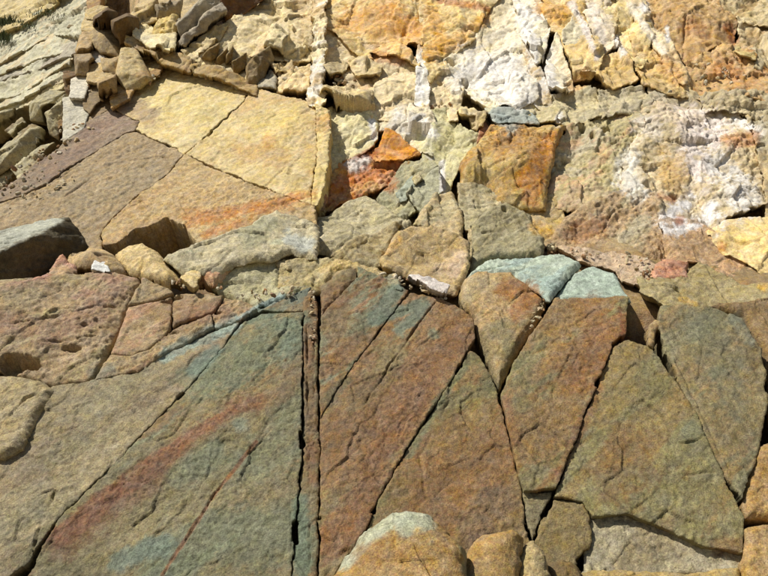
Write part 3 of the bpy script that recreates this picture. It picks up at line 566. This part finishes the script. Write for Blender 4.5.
# ------------------------------------------------------------------ bedding slab
t = thing('bedding_slab', 'wide smooth yellow bedding slab cut by crossing cracks', 'rock slab', (170, 200), 'A')
YA = (216, 190, 126)
slab('slab_piece', [(-90, 212), (0, 190), (30, 170), (60, 147), (90, 120), (110, 108), (139, 121), (135, 130), (125, 132), (95, 152), (65, 171), (45, 185), (20, 197), (-90, 230)], 'A', .006, ((160, 136, 106), (146, 120, 98), (170, 148, 112)), parent=t, T=.5, label='purplish weathered strip')
slab('slab_piece', [(-90, 232), (20, 198), (45, 186), (65, 172), (95, 153), (125, 133), (135, 131), (150, 138), (172, 147), (184, 154), (168, 172), (152, 185), (140, 191), (120, 210), (102, 230), (100, 262), (0, 275), (-90, 290)], 'A', .0, ((180, 154, 110), (168, 148, 110)), parent=t, T=.5,
     cracks=[([(96, 172), (75, 190), (60, 200)], .012, .03), ([(152, 152), (172, 160)], .012, .03), ([(135, 170), (128, 180)], .01, .02), ([(80, 163), (60, 178)], .012, .03)])
slab('slab_piece', [(185, 155), (216, 168), (250, 184), (285, 197), (316, 207), (318, 226), (256, 234), (198, 244), (184, 225), (167, 217), (150, 225), (133, 229), (116, 242), (102, 244), (102, 230), (121, 210), (141, 191), (153, 185), (169, 172)], 'A', .01, ((206, 176, 118), (200, 164, 108)), parent=t, T=.9, vmix=.05, cracks=[([(155, 184), (180, 185), (208, 187), (214, 192)], .008, .015), ([(212, 192), (232, 206)], .008, .015), ([(192, 212), (183, 228)], .012, .05)])
slab('slab_piece', [(110, 108), (135, 92), (150, 80), (160, 62), (190, 64), (220, 76), (250, 86), (245, 102), (220, 123), (199, 142), (184, 153), (172, 146), (150, 137), (136, 129), (140, 121)], 'A', .015, (YA, (222, 200, 138)), parent=t, T=.5, mat='pale', cracks=[([(139, 121), (158, 108), (172, 97), (180, 88)], .01, .02), ([(199, 142), (212, 124)], .008, .015)])
slab('slab_piece', [(249, 88), (300, 100), (316, 106), (318, 150), (312, 190), (313, 206), (285, 196), (250, 183), (216, 167), (185, 154), (200, 142), (221, 123), (246, 102)], 'A', .01, (YA, (212, 178, 116)), parent=t, T=.5, mat='pale', cracks=[([(262, 192), (285, 170), (305, 155)], .01, .015), ([(235, 155), (275, 166)], .008, .01)])
slab('slab_piece', [(316, 106), (330, 110), (330, 150), (326, 185), (318, 207), (312, 206), (314, 180), (318, 150)], 'A', .025, ((226, 200, 128), (214, 170, 100)), parent=t, T=.4, mat='pale', lam=(92, 10, .012))

# ------------------------------------------------------------------ bedded strata behind on the left
t = thing('bedded_strata', 'stack of thin grey green beds dipping beside the dark blocks', 'rock', (40, 130), 'B')
SG = ((196, 190, 156), (178, 170, 136), (206, 184, 138))
beds = [([(-90, 62), (0, 34), (22, 27), (50, 8), (72, -8), (100, -50), (-90, -60)], .30, ((206, 182, 116), (186, 166, 108))),
        ([(-90, 100), (0, 62), (17, 53), (35, 43), (52, 34), (66, 34), (84, 40), (90, 0), (100, -30), (50, -10), (-90, 40)], .20, SG),
        ([(-90, 118), (0, 76), (12, 71), (24, 65), (37, 58), (60, 52), (80, 46), (84, 30), (50, 20), (-90, 80)], .12, SG),
        ([(-90, 128), (0, 84), (20, 76), (36, 70), (56, 62), (80, 56), (80, 40), (40, 45), (-90, 95)], .06, ((176, 166, 140), (150, 134, 114))),
        ([(-90, 138), (0, 98), (18, 92), (38, 82), (53, 73), (72, 67), (80, 50), (60, 48), (-90, 110)], .02, SG),
        ([(-90, 150), (0, 110), (22, 101), (48, 88), (70, 78), (80, 64), (60, 58), (-90, 120)], -.06, SG),
        ([(-90, 172), (0, 122), (16, 110), (34, 104), (60, 90), (74, 82), (78, 70), (60, 70), (-90, 130)], -.12, ((206, 190, 140), (180, 172, 136)))]
for k, (p, o, pal) in enumerate(beds):
    slab('rock_bed', p, 'B', o * .8, pal, parent=t, T=.6, lam=(34, 6, .006), big=1.0, vmix=.6, frac=1.0, mat='pale', rough=1.2, edge=.4)
for p, o, rd in [([(28, 104), (36, 98), (52, 90), (67, 93), (60, 104), (46, 112), (43, 122), (31, 121)], .02, [(46, 108, .25), (36, 104, .22)]),
                 ([(44, 113), (68, 96), (67, 118), (60, 140), (50, 134)], .06, [(47, 113, .3), (66, 99, .28)]),
                 ([(-6, 156), (12, 138), (32, 124), (42, 128), (41, 144), (26, 160), (6, 168), (-10, 175)], .05, [(30, 130, .3), (8, 152, .3)]),
                 ([(6, 131), (21, 117), (24, 122), (10, 134)], .02, ()), ([(-40, 130), (0, 112), (14, 107), (12, 114), (0, 121), (-40, 146)], .05, [(0, 114, .15)]),
                 ([(-60, 176), (-10, 160), (10, 152), (20, 162), (0, 184), (-60, 200)], -.1, ()), ([(14, 172), (26, 160), (46, 146), (56, 144), (40, 160), (20, 180)], -.02, ())]:
    slab('rock_block', p, 'B', o, ((186, 174, 132), (150, 128, 88)), parent=t, T=.6, ridge=[(x, y, z * .5) for x, y, z in rd], tilt=(16, -20) if len(rd) else (0, 0), bev=(.015, .01), lam=(28, 9, .006), edge=.6)
# ------------------------------------------------------------------ column of broken blocks
t = thing('block_column', 'column of dark brown broken blocks beside the thin grey green beds', 'rock', (100, 95), 'A')
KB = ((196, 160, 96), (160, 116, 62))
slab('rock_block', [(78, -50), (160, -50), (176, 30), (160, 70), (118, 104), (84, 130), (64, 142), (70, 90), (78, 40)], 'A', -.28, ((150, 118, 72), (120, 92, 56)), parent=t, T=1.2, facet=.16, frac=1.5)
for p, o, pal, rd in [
        ([(85, -30), (101, -30), (100, 5), (88, 9)], .75, KB, ()), ([(86, 10), (98, 6), (108, 8), (95, 18), (86, 17)], .8, ((214, 186, 120),), ()),
        ([(82, 24), (85, 17), (93, 18), (96, 28), (91, 31), (82, 30)], .72, ((214, 186, 122), (180, 140, 76)), ()),
        ([(94, 17), (107, 9), (116, 13), (114, 27), (100, 29), (94, 24)], .95, ((116, 90, 52),), [(96, 18, .3), (106, 11, .32)]),  # shade of this downward face is put into the dark brown
        ([(112, 21), (127, 14), (138, 19), (137, 36), (121, 42), (113, 33)], .95, ((120, 94, 54),), [(114, 22, .3), (127, 16, .32)]),  # likewise coloured darker to deepen the face's shade
        ([(76, 49), (82, 32), (93, 32), (93, 50), (90, 54), (77, 53)], .62, ((206, 174, 118), (190, 160, 112)), [(79, 49, .1), (91, 49, .12)]),
        ([(75, 55), (90, 54), (94, 60), (88, 74), (76, 73)], .6, ((178, 152, 108), (164, 148, 118)), [(78, 62, .12), (92, 61, .14)]),
        ([(91, 33), (101, 28), (118, 34), (122, 56), (100, 52), (92, 42)], .62, ((176, 150, 100), (196, 170, 116)), [(105, 36, .12)]),
        ([(92, 50), (102, 51), (104, 62), (96, 66), (90, 60)], .45, ((190, 180, 160),), ()),
        ([(101, 58), (110, 61), (122, 56), (118, 75), (103, 70)], .6, ((196, 168, 116),), [(112, 63, .1)]),
        ([(88, 66), (102, 63), (118, 75), (98, 83), (88, 82)], .5, ((206, 178, 120),), ()),
        ([(98, 83), (116, 75), (117, 91), (100, 95)], .62, ((180, 150, 98),), [(99, 85, .15), (114, 78, .15)]),
        ([(84, 85), (98, 83), (102, 98), (90, 112), (84, 108)], .3, ((150, 126, 84),), ()),
        ([(72, 80), (86, 74), (88, 86), (84, 98), (70, 97)], .4, ((222, 212, 186),), ()),
        ([(64, 100), (83, 96), (88, 112), (84, 126), (64, 140)], .25, ((206, 198, 172), (160, 140, 104)), ()),
        ([(86, 108), (108, 96), (112, 106), (96, 118), (86, 124)], .2, ((160, 132, 88),), ()),
        ([(110, 98), (117, 86), (133, 88), (128, 98), (112, 107)], .4, ((216, 176, 110),), ()),
        ([(116, 77), (122, 50), (136, 50), (146, 68), (152, 78), (140, 86), (128, 88)], .55, ((220, 194, 132), (190, 150, 90)), [(122, 72, .12), (145, 76, .1)]),
        ([(118, 44), (134, 38), (150, 44), (148, 56), (132, 58)], .5, ((206, 176, 112),), ()),
        ([(134, 58), (150, 52), (165, 60), (158, 74), (142, 76)], .4, ((220, 192, 124), (160, 120, 66)), ()), ([(64, 140), (76, 134), (84, 126), (84, 132), (70, 144)], .05, ((214, 196, 150),), ())]:
    cx = sum(q[0] for q in p) / len(p); cy = sum(q[1] for q in p) / len(p); p = [(cx + (x - cx) * 1.12, cy + (y - cy) * 1.12) for x, y in p]
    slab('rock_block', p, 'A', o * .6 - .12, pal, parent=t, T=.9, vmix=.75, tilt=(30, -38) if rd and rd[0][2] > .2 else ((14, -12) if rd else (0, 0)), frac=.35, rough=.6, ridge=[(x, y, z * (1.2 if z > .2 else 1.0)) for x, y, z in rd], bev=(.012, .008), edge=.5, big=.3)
# ------------------------------------------------------------------ ledge with tooth shaped blocks
t = thing('toothed_ledge', 'overhanging cream ledge with a row of small dark tooth shaped notches', 'rock', (230, 80), 'up')
CR = (222, 198, 140)
for p, o, pal, kw in [
        ([(126, 36), (150, 44), (178, 54), (192, 60), (190, 71), (170, 64), (150, 54), (126, 44)], .22, ((176, 146, 88), (150, 116, 66)), {}),
        ([(192, 60), (215, 68), (236, 76), (256, 84), (257, 97), (220, 83), (191, 71)], .22, ((180, 150, 90), (146, 116, 66)), {}),
        ([(257, 85), (285, 93), (322, 104), (322, 112), (290, 105), (258, 97)], .18, ((220, 196, 140),), {}),
        ([(134, 38), (141, 20), (155, 30), (177, 35), (172, 48), (150, 44)], .18, ((226, 208, 156),), dict(tilt=(0, 16))),
        ([(153, 26), (160, 17), (177, 18), (178, 30), (173, 37), (164, 34), (154, 32)], .30, ((220, 190, 110),), dict(ridge=[(158, 26, .08), (174, 28, .08)])),
        ([(156, 5), (182, 2), (178, 19), (157, 17)], .28, ((170, 150, 112),), dict(ridge=[(160, 7, .12), (176, 6, .12)])),
        ([(125, 22), (142, 4), (158, 4), (158, 18), (141, 22), (134, 38)], .1, ((206, 178, 116),), {}),
        ([(175, 26), (195, 9), (209, -8), (219, -8), (221, 6), (199, 24), (181, 38)], .36, ((186, 172, 140), (150, 136, 112)), dict(ridge=[(177, 26, .22), (196, 10, .22), (210, -6, .22)], lam=(40, 12, .005))),
        ([(181, 38), (200, 24), (221, 8), (226, 17), (198, 37), (184, 50), (176, 42)], .28, ((170, 156, 130), (146, 128, 98)), dict(ridge=[(183, 38, .15), (201, 25, .15)], lam=(40, 12, .005))),
        ([(182, 51), (206, 32), (230, 24), (212, 44), (192, 60)], .2, ((190, 168, 116),), dict(lam=(38, 10, .01))),
        ([(219, -50), (262, -50), (262, 0), (245, 13), (228, 25), (222, 10)], .42, ((120, 84, 44),), dict(tilt=(34, -34))),
        ([(206, 48), (228, 26), (245, 13), (262, -2), (300, -40), (318, -40), (318, 40), (310, 60), (290, 64), (256, 60), (230, 54)], .02, ((226, 204, 150), (206, 176, 124)), dict(cracks=[([(262, 18), (285, 16), (296, 8)], .012, .03), ([(290, 22), (298, 20)], .02, .05)])),
        ([(188, 60), (206, 46), (250, 58), (262, 64), (258, 88), (215, 70)], .06, ((222, 200, 146),), {}),
        ([(202, 58), (208, 50), (219, 45), (218, 58), (210, 62)], .16, ((150, 124, 72),), dict(ridge=[(206, 52, .18), (218, 46, .18)])),
        ([(216, 59), (228, 46), (227, 60), (218, 65)], .2, ((150, 124, 72),), dict(ridge=[(217, 57, .18), (228, 47, .18)])),
        ([(226, 56), (233, 45), (232, 61), (226, 63)], .2, ((150, 124, 72),), dict(ridge=[(227, 55, .16), (233, 46, .16)])),
        ([(232, 62), (247, 52), (246, 68), (234, 74)], .24, ((150, 124, 72),), dict(ridge=[(233, 61, .22), (247, 52, .22)])),
        ([(246, 66), (257, 55), (270, 44), (274, 55), (266, 70), (262, 84), (256, 89), (247, 83)], .28, ((146, 122, 76), (190, 166, 112)), dict(ridge=[(247, 65, .26), (269, 45, .26)])),
        ([(264, 48), (272, 28), (303, 43), (309, 48), (298, 62), (286, 60), (275, 53)], .2, ((230, 210, 156),), dict(ridge=[(270, 44, .1), (301, 45, .14), (290, 58, .1)])),
        ([(258, 91), (262, 77), (271, 71), (277, 80), (275, 92)], .1, ((180, 168, 138),), {}),
        ([(268, 64), (291, 61), (293, 74), (278, 76)], .1, ((206, 178, 118),), {}),
        ([(277, 92), (280, 76), (293, 72), (310, 66), (310, 96)], .1, ((222, 194, 136),), {}),
        ([(285, 37), (300, 30), (316, 27), (314, 48), (301, 45)], .14, ((200, 178, 128), (160, 130, 84)), dict(bev=(.05, .04)))]:
    if 'ridge' in kw: kw['ridge'] = [(x, y, z * .45) for x, y, z in kw['ridge']]; kw.setdefault('tilt', (22, -34) if len(p) < 7 else (14, -18))
    kw.setdefault('bev', (.02, .015)); slab('rock_block', p, 'up', o * .5 - .05, pal, parent=t, T=.5, edge=.7, big=.7, mat='pale', **kw)
slab('rock_pillar', [(317, -50), (326, -50), (326, 25), (324, 58), (323, 112), (309, 108), (311, 68), (314, 33)], 'up', .15, ((236, 216, 166), (214, 182, 128), (240, 232, 214)), T=.5, mat='pale', lam=(88, 9, .02), rough=1.5, frac=1.6, edge=2.2, cracks=[([(308, 63), (328, 60)], .025, .10), ([(310, 30), (328, 26)], .015, .04), ([(308, 85), (326, 88)], .015, .04)],
     label='slender pale pillar standing between the toothed ledge and the orange stained face', cat='rock')

# ------------------------------------------------------------------ upper face
t = thing('stained_face', 'bright cream face stained orange and white above the green rubble', 'rock', (430, 150), 'up')
CM = (228, 204, 146)
for p, o, pal, kw in [
        ([(322, -50), (400, -50), (424, -20), (425, 15), (422, 46), (402, 44), (419, 68), (395, 58), (384, 54), (369, 47), (372, 56), (358, 50), (346, 43), (337, 35), (324, 32)], .14, ((226, 196, 128), (222, 172, 96)), dict(T=.3)),
        ([(320, 28), (345, 36), (372, 46), (400, 52), (422, 60), (420, 96), (424, 122), (400, 128), (374, 122), (370, 92), (350, 94), (340, 68), (322, 64)], .0, ((230, 208, 158), (222, 186, 132)), dict(cracks=[([(340, 66), (366, 66)], .012, .04), ([(352, 85), (356, 98)], .015, .06)])),
        ([(325, 72), (338, 66), (350, 68), (342, 76), (330, 78)], .12, ((196, 174, 124),), {}), ([(349, 66), (368, 62), (384, 68), (378, 78), (356, 80)], .10, ((226, 200, 142),), {}),
        ([(320, 93), (335, 85), (356, 96), (373, 96), (373, 109), (355, 112), (340, 107), (320, 101)], .18, ((214, 190, 136),), dict(ridge=[(325, 94, .14), (355, 102, .14)])),
        ([(328, 112), (340, 108), (372, 110), (378, 128), (374, 148), (342, 166), (326, 178), (328, 150)], -.02, ((218, 204, 150), (206, 196, 160)), dict(rough=1.4)),
        ([(419, 44), (425, 58), (430, 90), (426, 110), (416, 102), (417, 66)], .18, ((240, 232, 214), (224, 196, 146)), dict(lam=(86, 10, .010), rough=.6)),
        ([(422, -50), (505, -50), (500, 0), (486, 13), (470, 42), (446, 56), (445, 68), (430, 82), (424, 64), (422, 45), (419, 18)], .10, ((230, 202, 136), (222, 184, 108)), dict(cracks=[([(432, 0), (460, 2), (488, 11)], .03, .05), ([(417, 19), (428, 20)], .015, .06)])),
        ([(444, 58), (470, 40), (488, 12), (500, -10), (535, -50), (548, -20), (524, 40), (532, 75), (538, 102), (515, 112), (490, 110), (462, 90), (446, 68)], .03, ((232, 216, 174), (226, 206, 160)), dict(rough=.9, pits=[(451, 61, 7, 6, .2), (466, 79, 4, 10, .2), (495, 58, 4, 2, .03)])),
        ([(424, 82), (446, 68), (463, 90), (460, 110), (440, 114), (428, 106)], .04, ((226, 204, 156),), dict(pits=[(440, 82, 4, 4, .08)])),
        ([(366, 108), (425, 110), (436, 130), (432, 160), (416, 152), (396, 132), (374, 130)], .02, ((230, 214, 176), (214, 186, 132)), dict(pits=[(434, 111, 18, 7, .5)])),
        ([(372, 156), (386, 132), (400, 136), (420, 154), (402, 162), (376, 160)], .05, ((218, 150, 62),), {}),
        ([(326, 182), (342, 165), (374, 150), (382, 160), (402, 160), (396, 182), (370, 192), (345, 200), (316, 214), (318, 200)], -.02, ((206, 146, 82), (184, 112, 62), (214, 174, 110)), dict(rough=1.5, pits=[(388, 165, 14, 6, .45)])),
        ([(420, 112), (450, 108), (452, 124), (478, 136), (480, 156), (462, 168), (452, 182), (446, 198), (424, 184), (424, 150), (432, 132)], .05, ((206, 196, 142), (186, 178, 132)), dict(lam=(70, 9, .014))),
        ([(448, 108), (457, 108), (457, 122), (449, 121)], .14, ((224, 202, 156),), {}), ([(456, 106), (485, 111), (475, 118), (460, 120)], .16, ((222, 200, 148),), {}),
        ([(470, 118), (486, 118), (482, 129), (474, 127)], .13, ((198, 174, 120),), {}), ([(460, 122), (472, 126), (484, 132), (467, 137)], .14, ((226, 208, 162),), {}),
        ([(486, 110), (512, 112), (532, 115), (538, 126), (495, 126)], .1, ((176, 182, 168), (200, 190, 150)), {}),
        ([(482, 100), (515, 108), (540, 100), (560, 106), (566, 128), (540, 126), (500, 122)], .0, ((206, 190, 140),), {}),
        ([(476, 150), (490, 126), (486, 122), (480, 130)], .1, ((180, 130, 96),), {})]:
    kw.setdefault('T', .45); slab('rock_block', p, 'up', o * .6, pal, parent=t, edge=.8, big=1.1, mat='pale', **kw)
slab('rock_block', [(460, 168), (478, 150), (490, 128), (512, 122), (545, 122), (565, 126), (555, 145), (552, 165), (546, 190), (545, 210), (520, 208), (497, 205), (478, 194), (460, 192)], 'up', .12, ((196, 158, 86), (186, 136, 68), (206, 178, 106)), T=.6,
     ridge=[(515, 166, .16), (558, 130, .10), (470, 172, .10)], bev=(.04, .03), rough=1.7, label='rough orange and brown block with a bright orange lower face', cat='rock')
t = thing('green_rubble', 'cluster of grey green blocks under the orange stain', 'rock', (410, 195), 'up')
for p, o, pal, kw in [([(378, 196), (392, 176), (406, 160), (424, 162), (438, 172), (442, 194), (426, 206), (400, 220), (380, 206)], .12, ((176, 170, 130), (186, 172, 122)), dict(lam=(40, 8, .01))),
                   ([(408, 196), (424, 176), (438, 168), (442, 194), (420, 214)], .2, ((182, 178, 142),), {}), ([(396, 190), (412, 178), (416, 184), (404, 200)], .18, ((178, 184, 160),), {}), ([(413, 178), (420, 174), (420, 180), (415, 184)], .24, ((206, 190, 140),), {})]:
    slab('rock_block', p, 'up', o, pal, parent=t, T=.5, edge=.8, **kw)
slab('stone', [(308, 206), (312, 196), (320, 190), (327, 200), (322, 212), (312, 214)], 'up', .2, ((186, 150, 112), (160, 120, 92)), T=.4, label='small reddish stone below the yellow bedding slab corner', cat='stone')

# ------------------------------------------------------------------ upper right face
t = thing('ribbed_face', 'tan face with white ribs and dark slots above the crusted rock', 'rock', (620, 90), 'up')
for p, o, pal, kw in [
        ([(510, -50), (537, -50), (542, 20), (549, 33), (543, 60), (536, 66), (522, 40), (515, 10)], .12, ((236, 222, 186), (240, 234, 222)), dict(lam=(110, 10, .010), rough=.6)),
        ([(520, 38), (537, 66), (548, 90), (552, 108), (538, 104), (530, 76)], .0, ((206, 180, 130),), dict(lam=(112, 10, .012))),
        ([(537, -50), (574, -50), (592, 15), (602, 60), (598, 74), (575, 74), (566, 56), (560, 34), (550, 30), (540, 10)], .14, ((228, 198, 132), (222, 186, 112)), {}),
        ([(557, 33), (546, 62), (548, 88), (562, 96), (574, 86), (568, 62)], .20, ((236, 220, 182),), dict(lam=(105, 11, .012), rough=.6)),
        ([(562, 36), (576, 12), (588, 24), (600, 60), (598, 72), (582, 72), (570, 57)], .2, ((224, 210, 170),), {}),
        ([(574, -50), (604, -50), (612, 20), (613, 48), (603, 56), (590, 30), (578, 5)], .12, ((232, 212, 176), (226, 186, 140)), dict(lam=(115, 11, .012), rough=.6)),
        ([(598, -50), (617, -50), (617, 20), (606, 24), (599, 6)], .16, ((222, 200, 142),), {}),
        ([(605, 26), (616, 22), (615, 34), (608, 36)], .12, ((220, 196, 140),), {}), ([(606, 40), (617, 34), (617, 46), (608, 48)], .12, ((206, 192, 160),), {}),
        ([(606, 53), (624, 50), (632, 66), (637, 78), (614, 88), (596, 76), (600, 60)], .22, ((218, 184, 116),), dict(big=.5)),
        ([(616, -50), (632, -50), (652, 40), (640, 74), (632, 66), (624, 50), (616, 46)], .06, ((228, 202, 136),), {}),
        ([(618, -16), (634, -12), (660, 30), (692, 74), (684, 84), (664, 60), (638, 24)], .22, ((230, 206, 158), (222, 184, 120)), dict(lam=(-52, 12, .02), bev=(.05, .05))),
        ([(628, 30), (648, 44), (686, 80), (692, 96), (665, 98), (640, 92), (634, 68)], .08, ((220, 186, 118), (206, 168, 98)), {}),
        ([(634, -50), (705, -50), (736, 20), (736, 44), (722, 44), (700, 56), (690, 64), (683, 58), (665, 38), (645, 10)], .10, ((190, 152, 94), (176, 140, 92), (206, 170, 108)), dict(cracks=[([(684, 14), (685, 45), (683, 58), (690, 62)], .02, .05)], pits=[(709, 47, 6, 4, .03)])),
        ([(735, 22), (768, 28), (850, 28), (850, 84), (800, 76), (756, 70), (752, 52), (736, 44), (741, 35)], .05, ((206, 186, 140), (190, 160, 108)), dict(rough=1.5)),
        ([(700, -50), (850, -50), (850, 30), (770, 30), (738, 22), (720, 5)], .12, ((206, 184, 132), (180, 150, 96)), dict(rough=1.8)),
        ([(688, 63), (722, 45), (752, 46), (758, 64), (800, 72), (850, 80), (850, 104), (720, 102), (692, 96), (686, 78)], .10, ((208, 170, 110), (200, 150, 88)), dict(rough=1.4, pits=[(727, 63, 3, 5, .06), (733, 63, 4, 3, .06), (742, 65, 3, 3, .05)])),
        ([(738, 44), (754, 50), (755, 60), (740, 56), (734, 48)], .2, ((206, 180, 112),), {}),
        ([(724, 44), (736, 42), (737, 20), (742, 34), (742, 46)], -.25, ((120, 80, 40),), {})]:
    kw.setdefault('big', 1.1); slab('rock_block', p, 'up', o * .55, pal, parent=t, T=.45, edge=.8, mat='pale', **kw)
t = thing('crusted_face', 'lumpy grey tan face streaked with white mineral crust', 'rock', (680, 200), 'up')
for p, o, pal, kw in [
        ([(534, 102), (556, 93), (580, 86), (600, 90), (604, 118), (566, 130), (555, 122)], .05, ((200, 184, 138), (186, 174, 138)), dict(rough=1.3)),
        ([(598, 90), (614, 86), (640, 90), (648, 96), (650, 116), (622, 116), (602, 120)], .10, ((186, 172, 134), (176, 164, 130)), dict(rough=1.3)),
        ([(646, 94), (668, 96), (690, 93), (706, 98), (700, 112), (650, 114)], .04, ((196, 178, 138), (176, 164, 136)), dict(rough=1.3)),
        ([(700, 96), (730, 99), (768, 95), (850, 96), (850, 134), (768, 124), (735, 114), (702, 112)], .10, ((192, 174, 132), (180, 160, 120)), dict(rough=1.3)),
        ([(566, 128), (600, 116), (640, 110), (646, 130), (630, 150), (624, 170), (620, 204), (580, 212), (545, 208), (551, 165), (556, 146)], .12, ((190, 174, 122), (196, 184, 150), (206, 170, 126)), dict(rough=1.8, pits=[(605, 130, 8, 7, .5), (582, 129, 3, 5, .15), (592, 137, 3, 5, .15), (565, 157, 3, 4, .05), (615, 145, 6, 3, .05)], cracks=[([(622, 165), (600, 172), (590, 176)], .02, .03)])),
        ([(640, 110), (700, 106), (738, 110), (752, 128), (762, 170), (772, 202), (720, 226), (700, 236), (662, 238), (648, 198), (622, 204), (622, 168), (632, 148), (646, 130)], .08, ((206, 184, 138), (212, 196, 164), (186, 166, 120)), dict(rough=2.2, big=1.8, pits=[(645, 195, 5, 7, .1), (672, 202, 6, 4, .06), (718, 130, 8, 3, .04), (697, 124, 6, 3, .04)])),
        ([(736, 108), (768, 116), (850, 128), (850, 218), (768, 222), (764, 180), (752, 128)], .12, ((196, 172, 122), (176, 166, 138)), dict(rough=2.0, pits=[(762, 170, 4, 14, .1)]))]:
    slab('rock_block', p, 'up', o * .5, pal, parent=t, T=.5, edge=1.6, mat='pale', **kw)
def chips(name, spots, seed, pal, kind='stuff'):
    rng = np.random.default_rng(seed); VV = []; TT = []; CC = []; nb = 0
    ph = (1 + 5 ** .5) / 2
    ico = np.array([(-1, ph, 0), (1, ph, 0), (-1, -ph, 0), (1, -ph, 0), (0, -1, ph), (0, 1, ph), (0, -1, -ph), (0, 1, -ph), (ph, 0, -1), (ph, 0, 1), (-ph, 0, -1), (-ph, 0, 1)]) / 1.9
    fc = np.array([(0, 11, 5), (0, 5, 1), (0, 1, 7), (0, 7, 10), (0, 10, 11), (1, 5, 9), (5, 11, 4), (11, 10, 2), (10, 7, 6), (7, 1, 8), (3, 9, 4), (3, 4, 2), (3, 2, 6), (3, 6, 8), (3, 8, 9), (4, 9, 5), (2, 4, 11), (6, 2, 10), (8, 6, 7), (9, 8, 1)])
    for pts, spread, count, zone, off, smin, smax in spots:
        pts = np.asarray(pts, float); L = np.r_[0, np.cumsum(np.linalg.norm(np.diff(pts, axis=0), axis=1))]
        for _ in range(count):
            u_ = rng.random() * L[-1]; q = np.array([np.interp(u_, L, pts[:, 0]), np.interp(u_, L, pts[:, 1])]) + rng.normal(0, spread, 2)
            c = hit([q], *ZONES[zone], off)[0]; k = np.linalg.norm(c - CAM) / F
            sz = k * (smin + (smax - smin) * rng.random() ** 2.2) * .5
            A = rng.normal(size=(3, 3)); Q_, _r = np.linalg.qr(A); sc_ = np.array([1.3, .9, .6]) * rng.uniform(.7, 1.2, 3)
            v = np.sign(ico) * np.abs(ico) ** .7 * rng.uniform(.75, 1.15, (12, 1)) * sc_ * sz
            VV.append(v @ Q_.T + c); TT.append(fc + nb); nb += 12
            CC.append(np.repeat((lin(pal[rng.integers(len(pal))]) * ALB * rng.uniform(.75, 1.15))[None], 12, 0))
    o = mesh_obj(name, np.concatenate(VV), np.zeros((0, 4), int), np.concatenate(TT), np.concatenate(CC), MAT['pale'])
    o.data.polygons.foreach_set('use_smooth', np.zeros(len(o.data.polygons), bool))
    o['kind'] = kind; o['label'] = 'small loose rock chips caught on the ledges and cracks'; o['category'] = 'gravel'
chips('rock_chips', [([(-20, 192), (30, 180), (70, 168)], 8, 46, 'A', .03, 1.5, 6.5), ([(60, 180), (20, 205)], 7, 30, 'A', .01, 1.5, 5), ([(88, 118), (70, 140), (20, 170)], 5, 40, 'A', .02, 2, 6),
      ([(312, 290), (313, 340)], 2.0, 26, 'low', .0, 2, 7), ([(215, 285), (250, 297), (300, 287)], 3, 40, 'low', -.02, 2, 6), ([(190, 283), (175, 281)], 3, 16, 'low', .0, 2, 6),
      ([(380, 275), (408, 284), (450, 300)], 3, 40, 'low', .0, 2, 7), ([(545, 300), (530, 330)], 2, 24, 'low', .03, 2, 5), ([(570, 252), (640, 258)], 4, 14, 'mid', -.16, 2, 7), ([(508, 236), (560, 252)], 4, 40, 'mid', -.2, 2, 8),
      ([(330, 72), (352, 88)], 5, 40, 'up', .03, 3, 9), ([(425, 108), (450, 112)], 5, 30, 'up', .0, 3, 8), ([(190, 66), (256, 92)], 3, 60, 'up', .03, 2, 6), ([(262, 80), (300, 70)], 6, 40, 'up', .0, 3, 9),
      ([(86, 20), (100, 100)], 8, 60, 'A', .1, 3, 8), ([(120, 60), (150, 78)], 6, 40, 'A', .1, 2, 7), ([(650, 280), (640, 262)], 5, 30, 'mid', -.15, 2, 7), ([(740, 60), (700, 78)], 10, 50, 'up', .05, 2, 6)],
      5, ((206, 184, 140), (176, 150, 104), (214, 200, 170), (168, 128, 86), (190, 176, 140)))
def grass():
    rng = np.random.default_rng(3); VV = []; TT = []; CC = []; nb = 0
    for (cx, cy, sp, cnt, hh) in ((4, 24, 6, 260, .13), (2, 40, 5, 220, .12), (22, 26, 7, 130, .07), (45, 14, 9, 130, .06), (-30, 46, 14, 260, .12)):
        for _ in range(cnt):
            q = np.array([cx, cy]) + rng.normal(0, 1, 2) * (sp, sp * .35); c = hit([q], *ZONES['B'], .26)[0]
            a = rng.uniform(0, 6.28); lean = rng.uniform(.1, .8); L = hh * rng.uniform(.5, 1.3)
            dx = np.array([math.cos(a), math.sin(a), 0]); w = np.array([-math.sin(a), math.cos(a), 0]) * .006
            m = c + dx * L * lean * .4 + np.array([0, 0, L * .6]); e = c + dx * L * lean + np.array([0, 0, L * .85])
            VV.append(np.array([c - w, c + w, m + w * .8, m - w * .8, e])); TT.append(np.array([(0, 1, 2), (0, 2, 3), (3, 2, 4)]) + nb); nb += 5
            CC.append(np.repeat((np.array([.06, .075, .025]) * rng.uniform(.6, 1.6))[None], 5, 0))
    o = mesh_obj('grass', np.concatenate(VV), np.zeros((0, 4), int), np.concatenate(TT), np.concatenate(CC), MAT['pale'])
    o['kind'] = 'stuff'; o['label'] = 'dark green grass growing along the top of the grey green beds'; o['category'] = 'grass'
grass()
print('front triangles', COUNT[0])
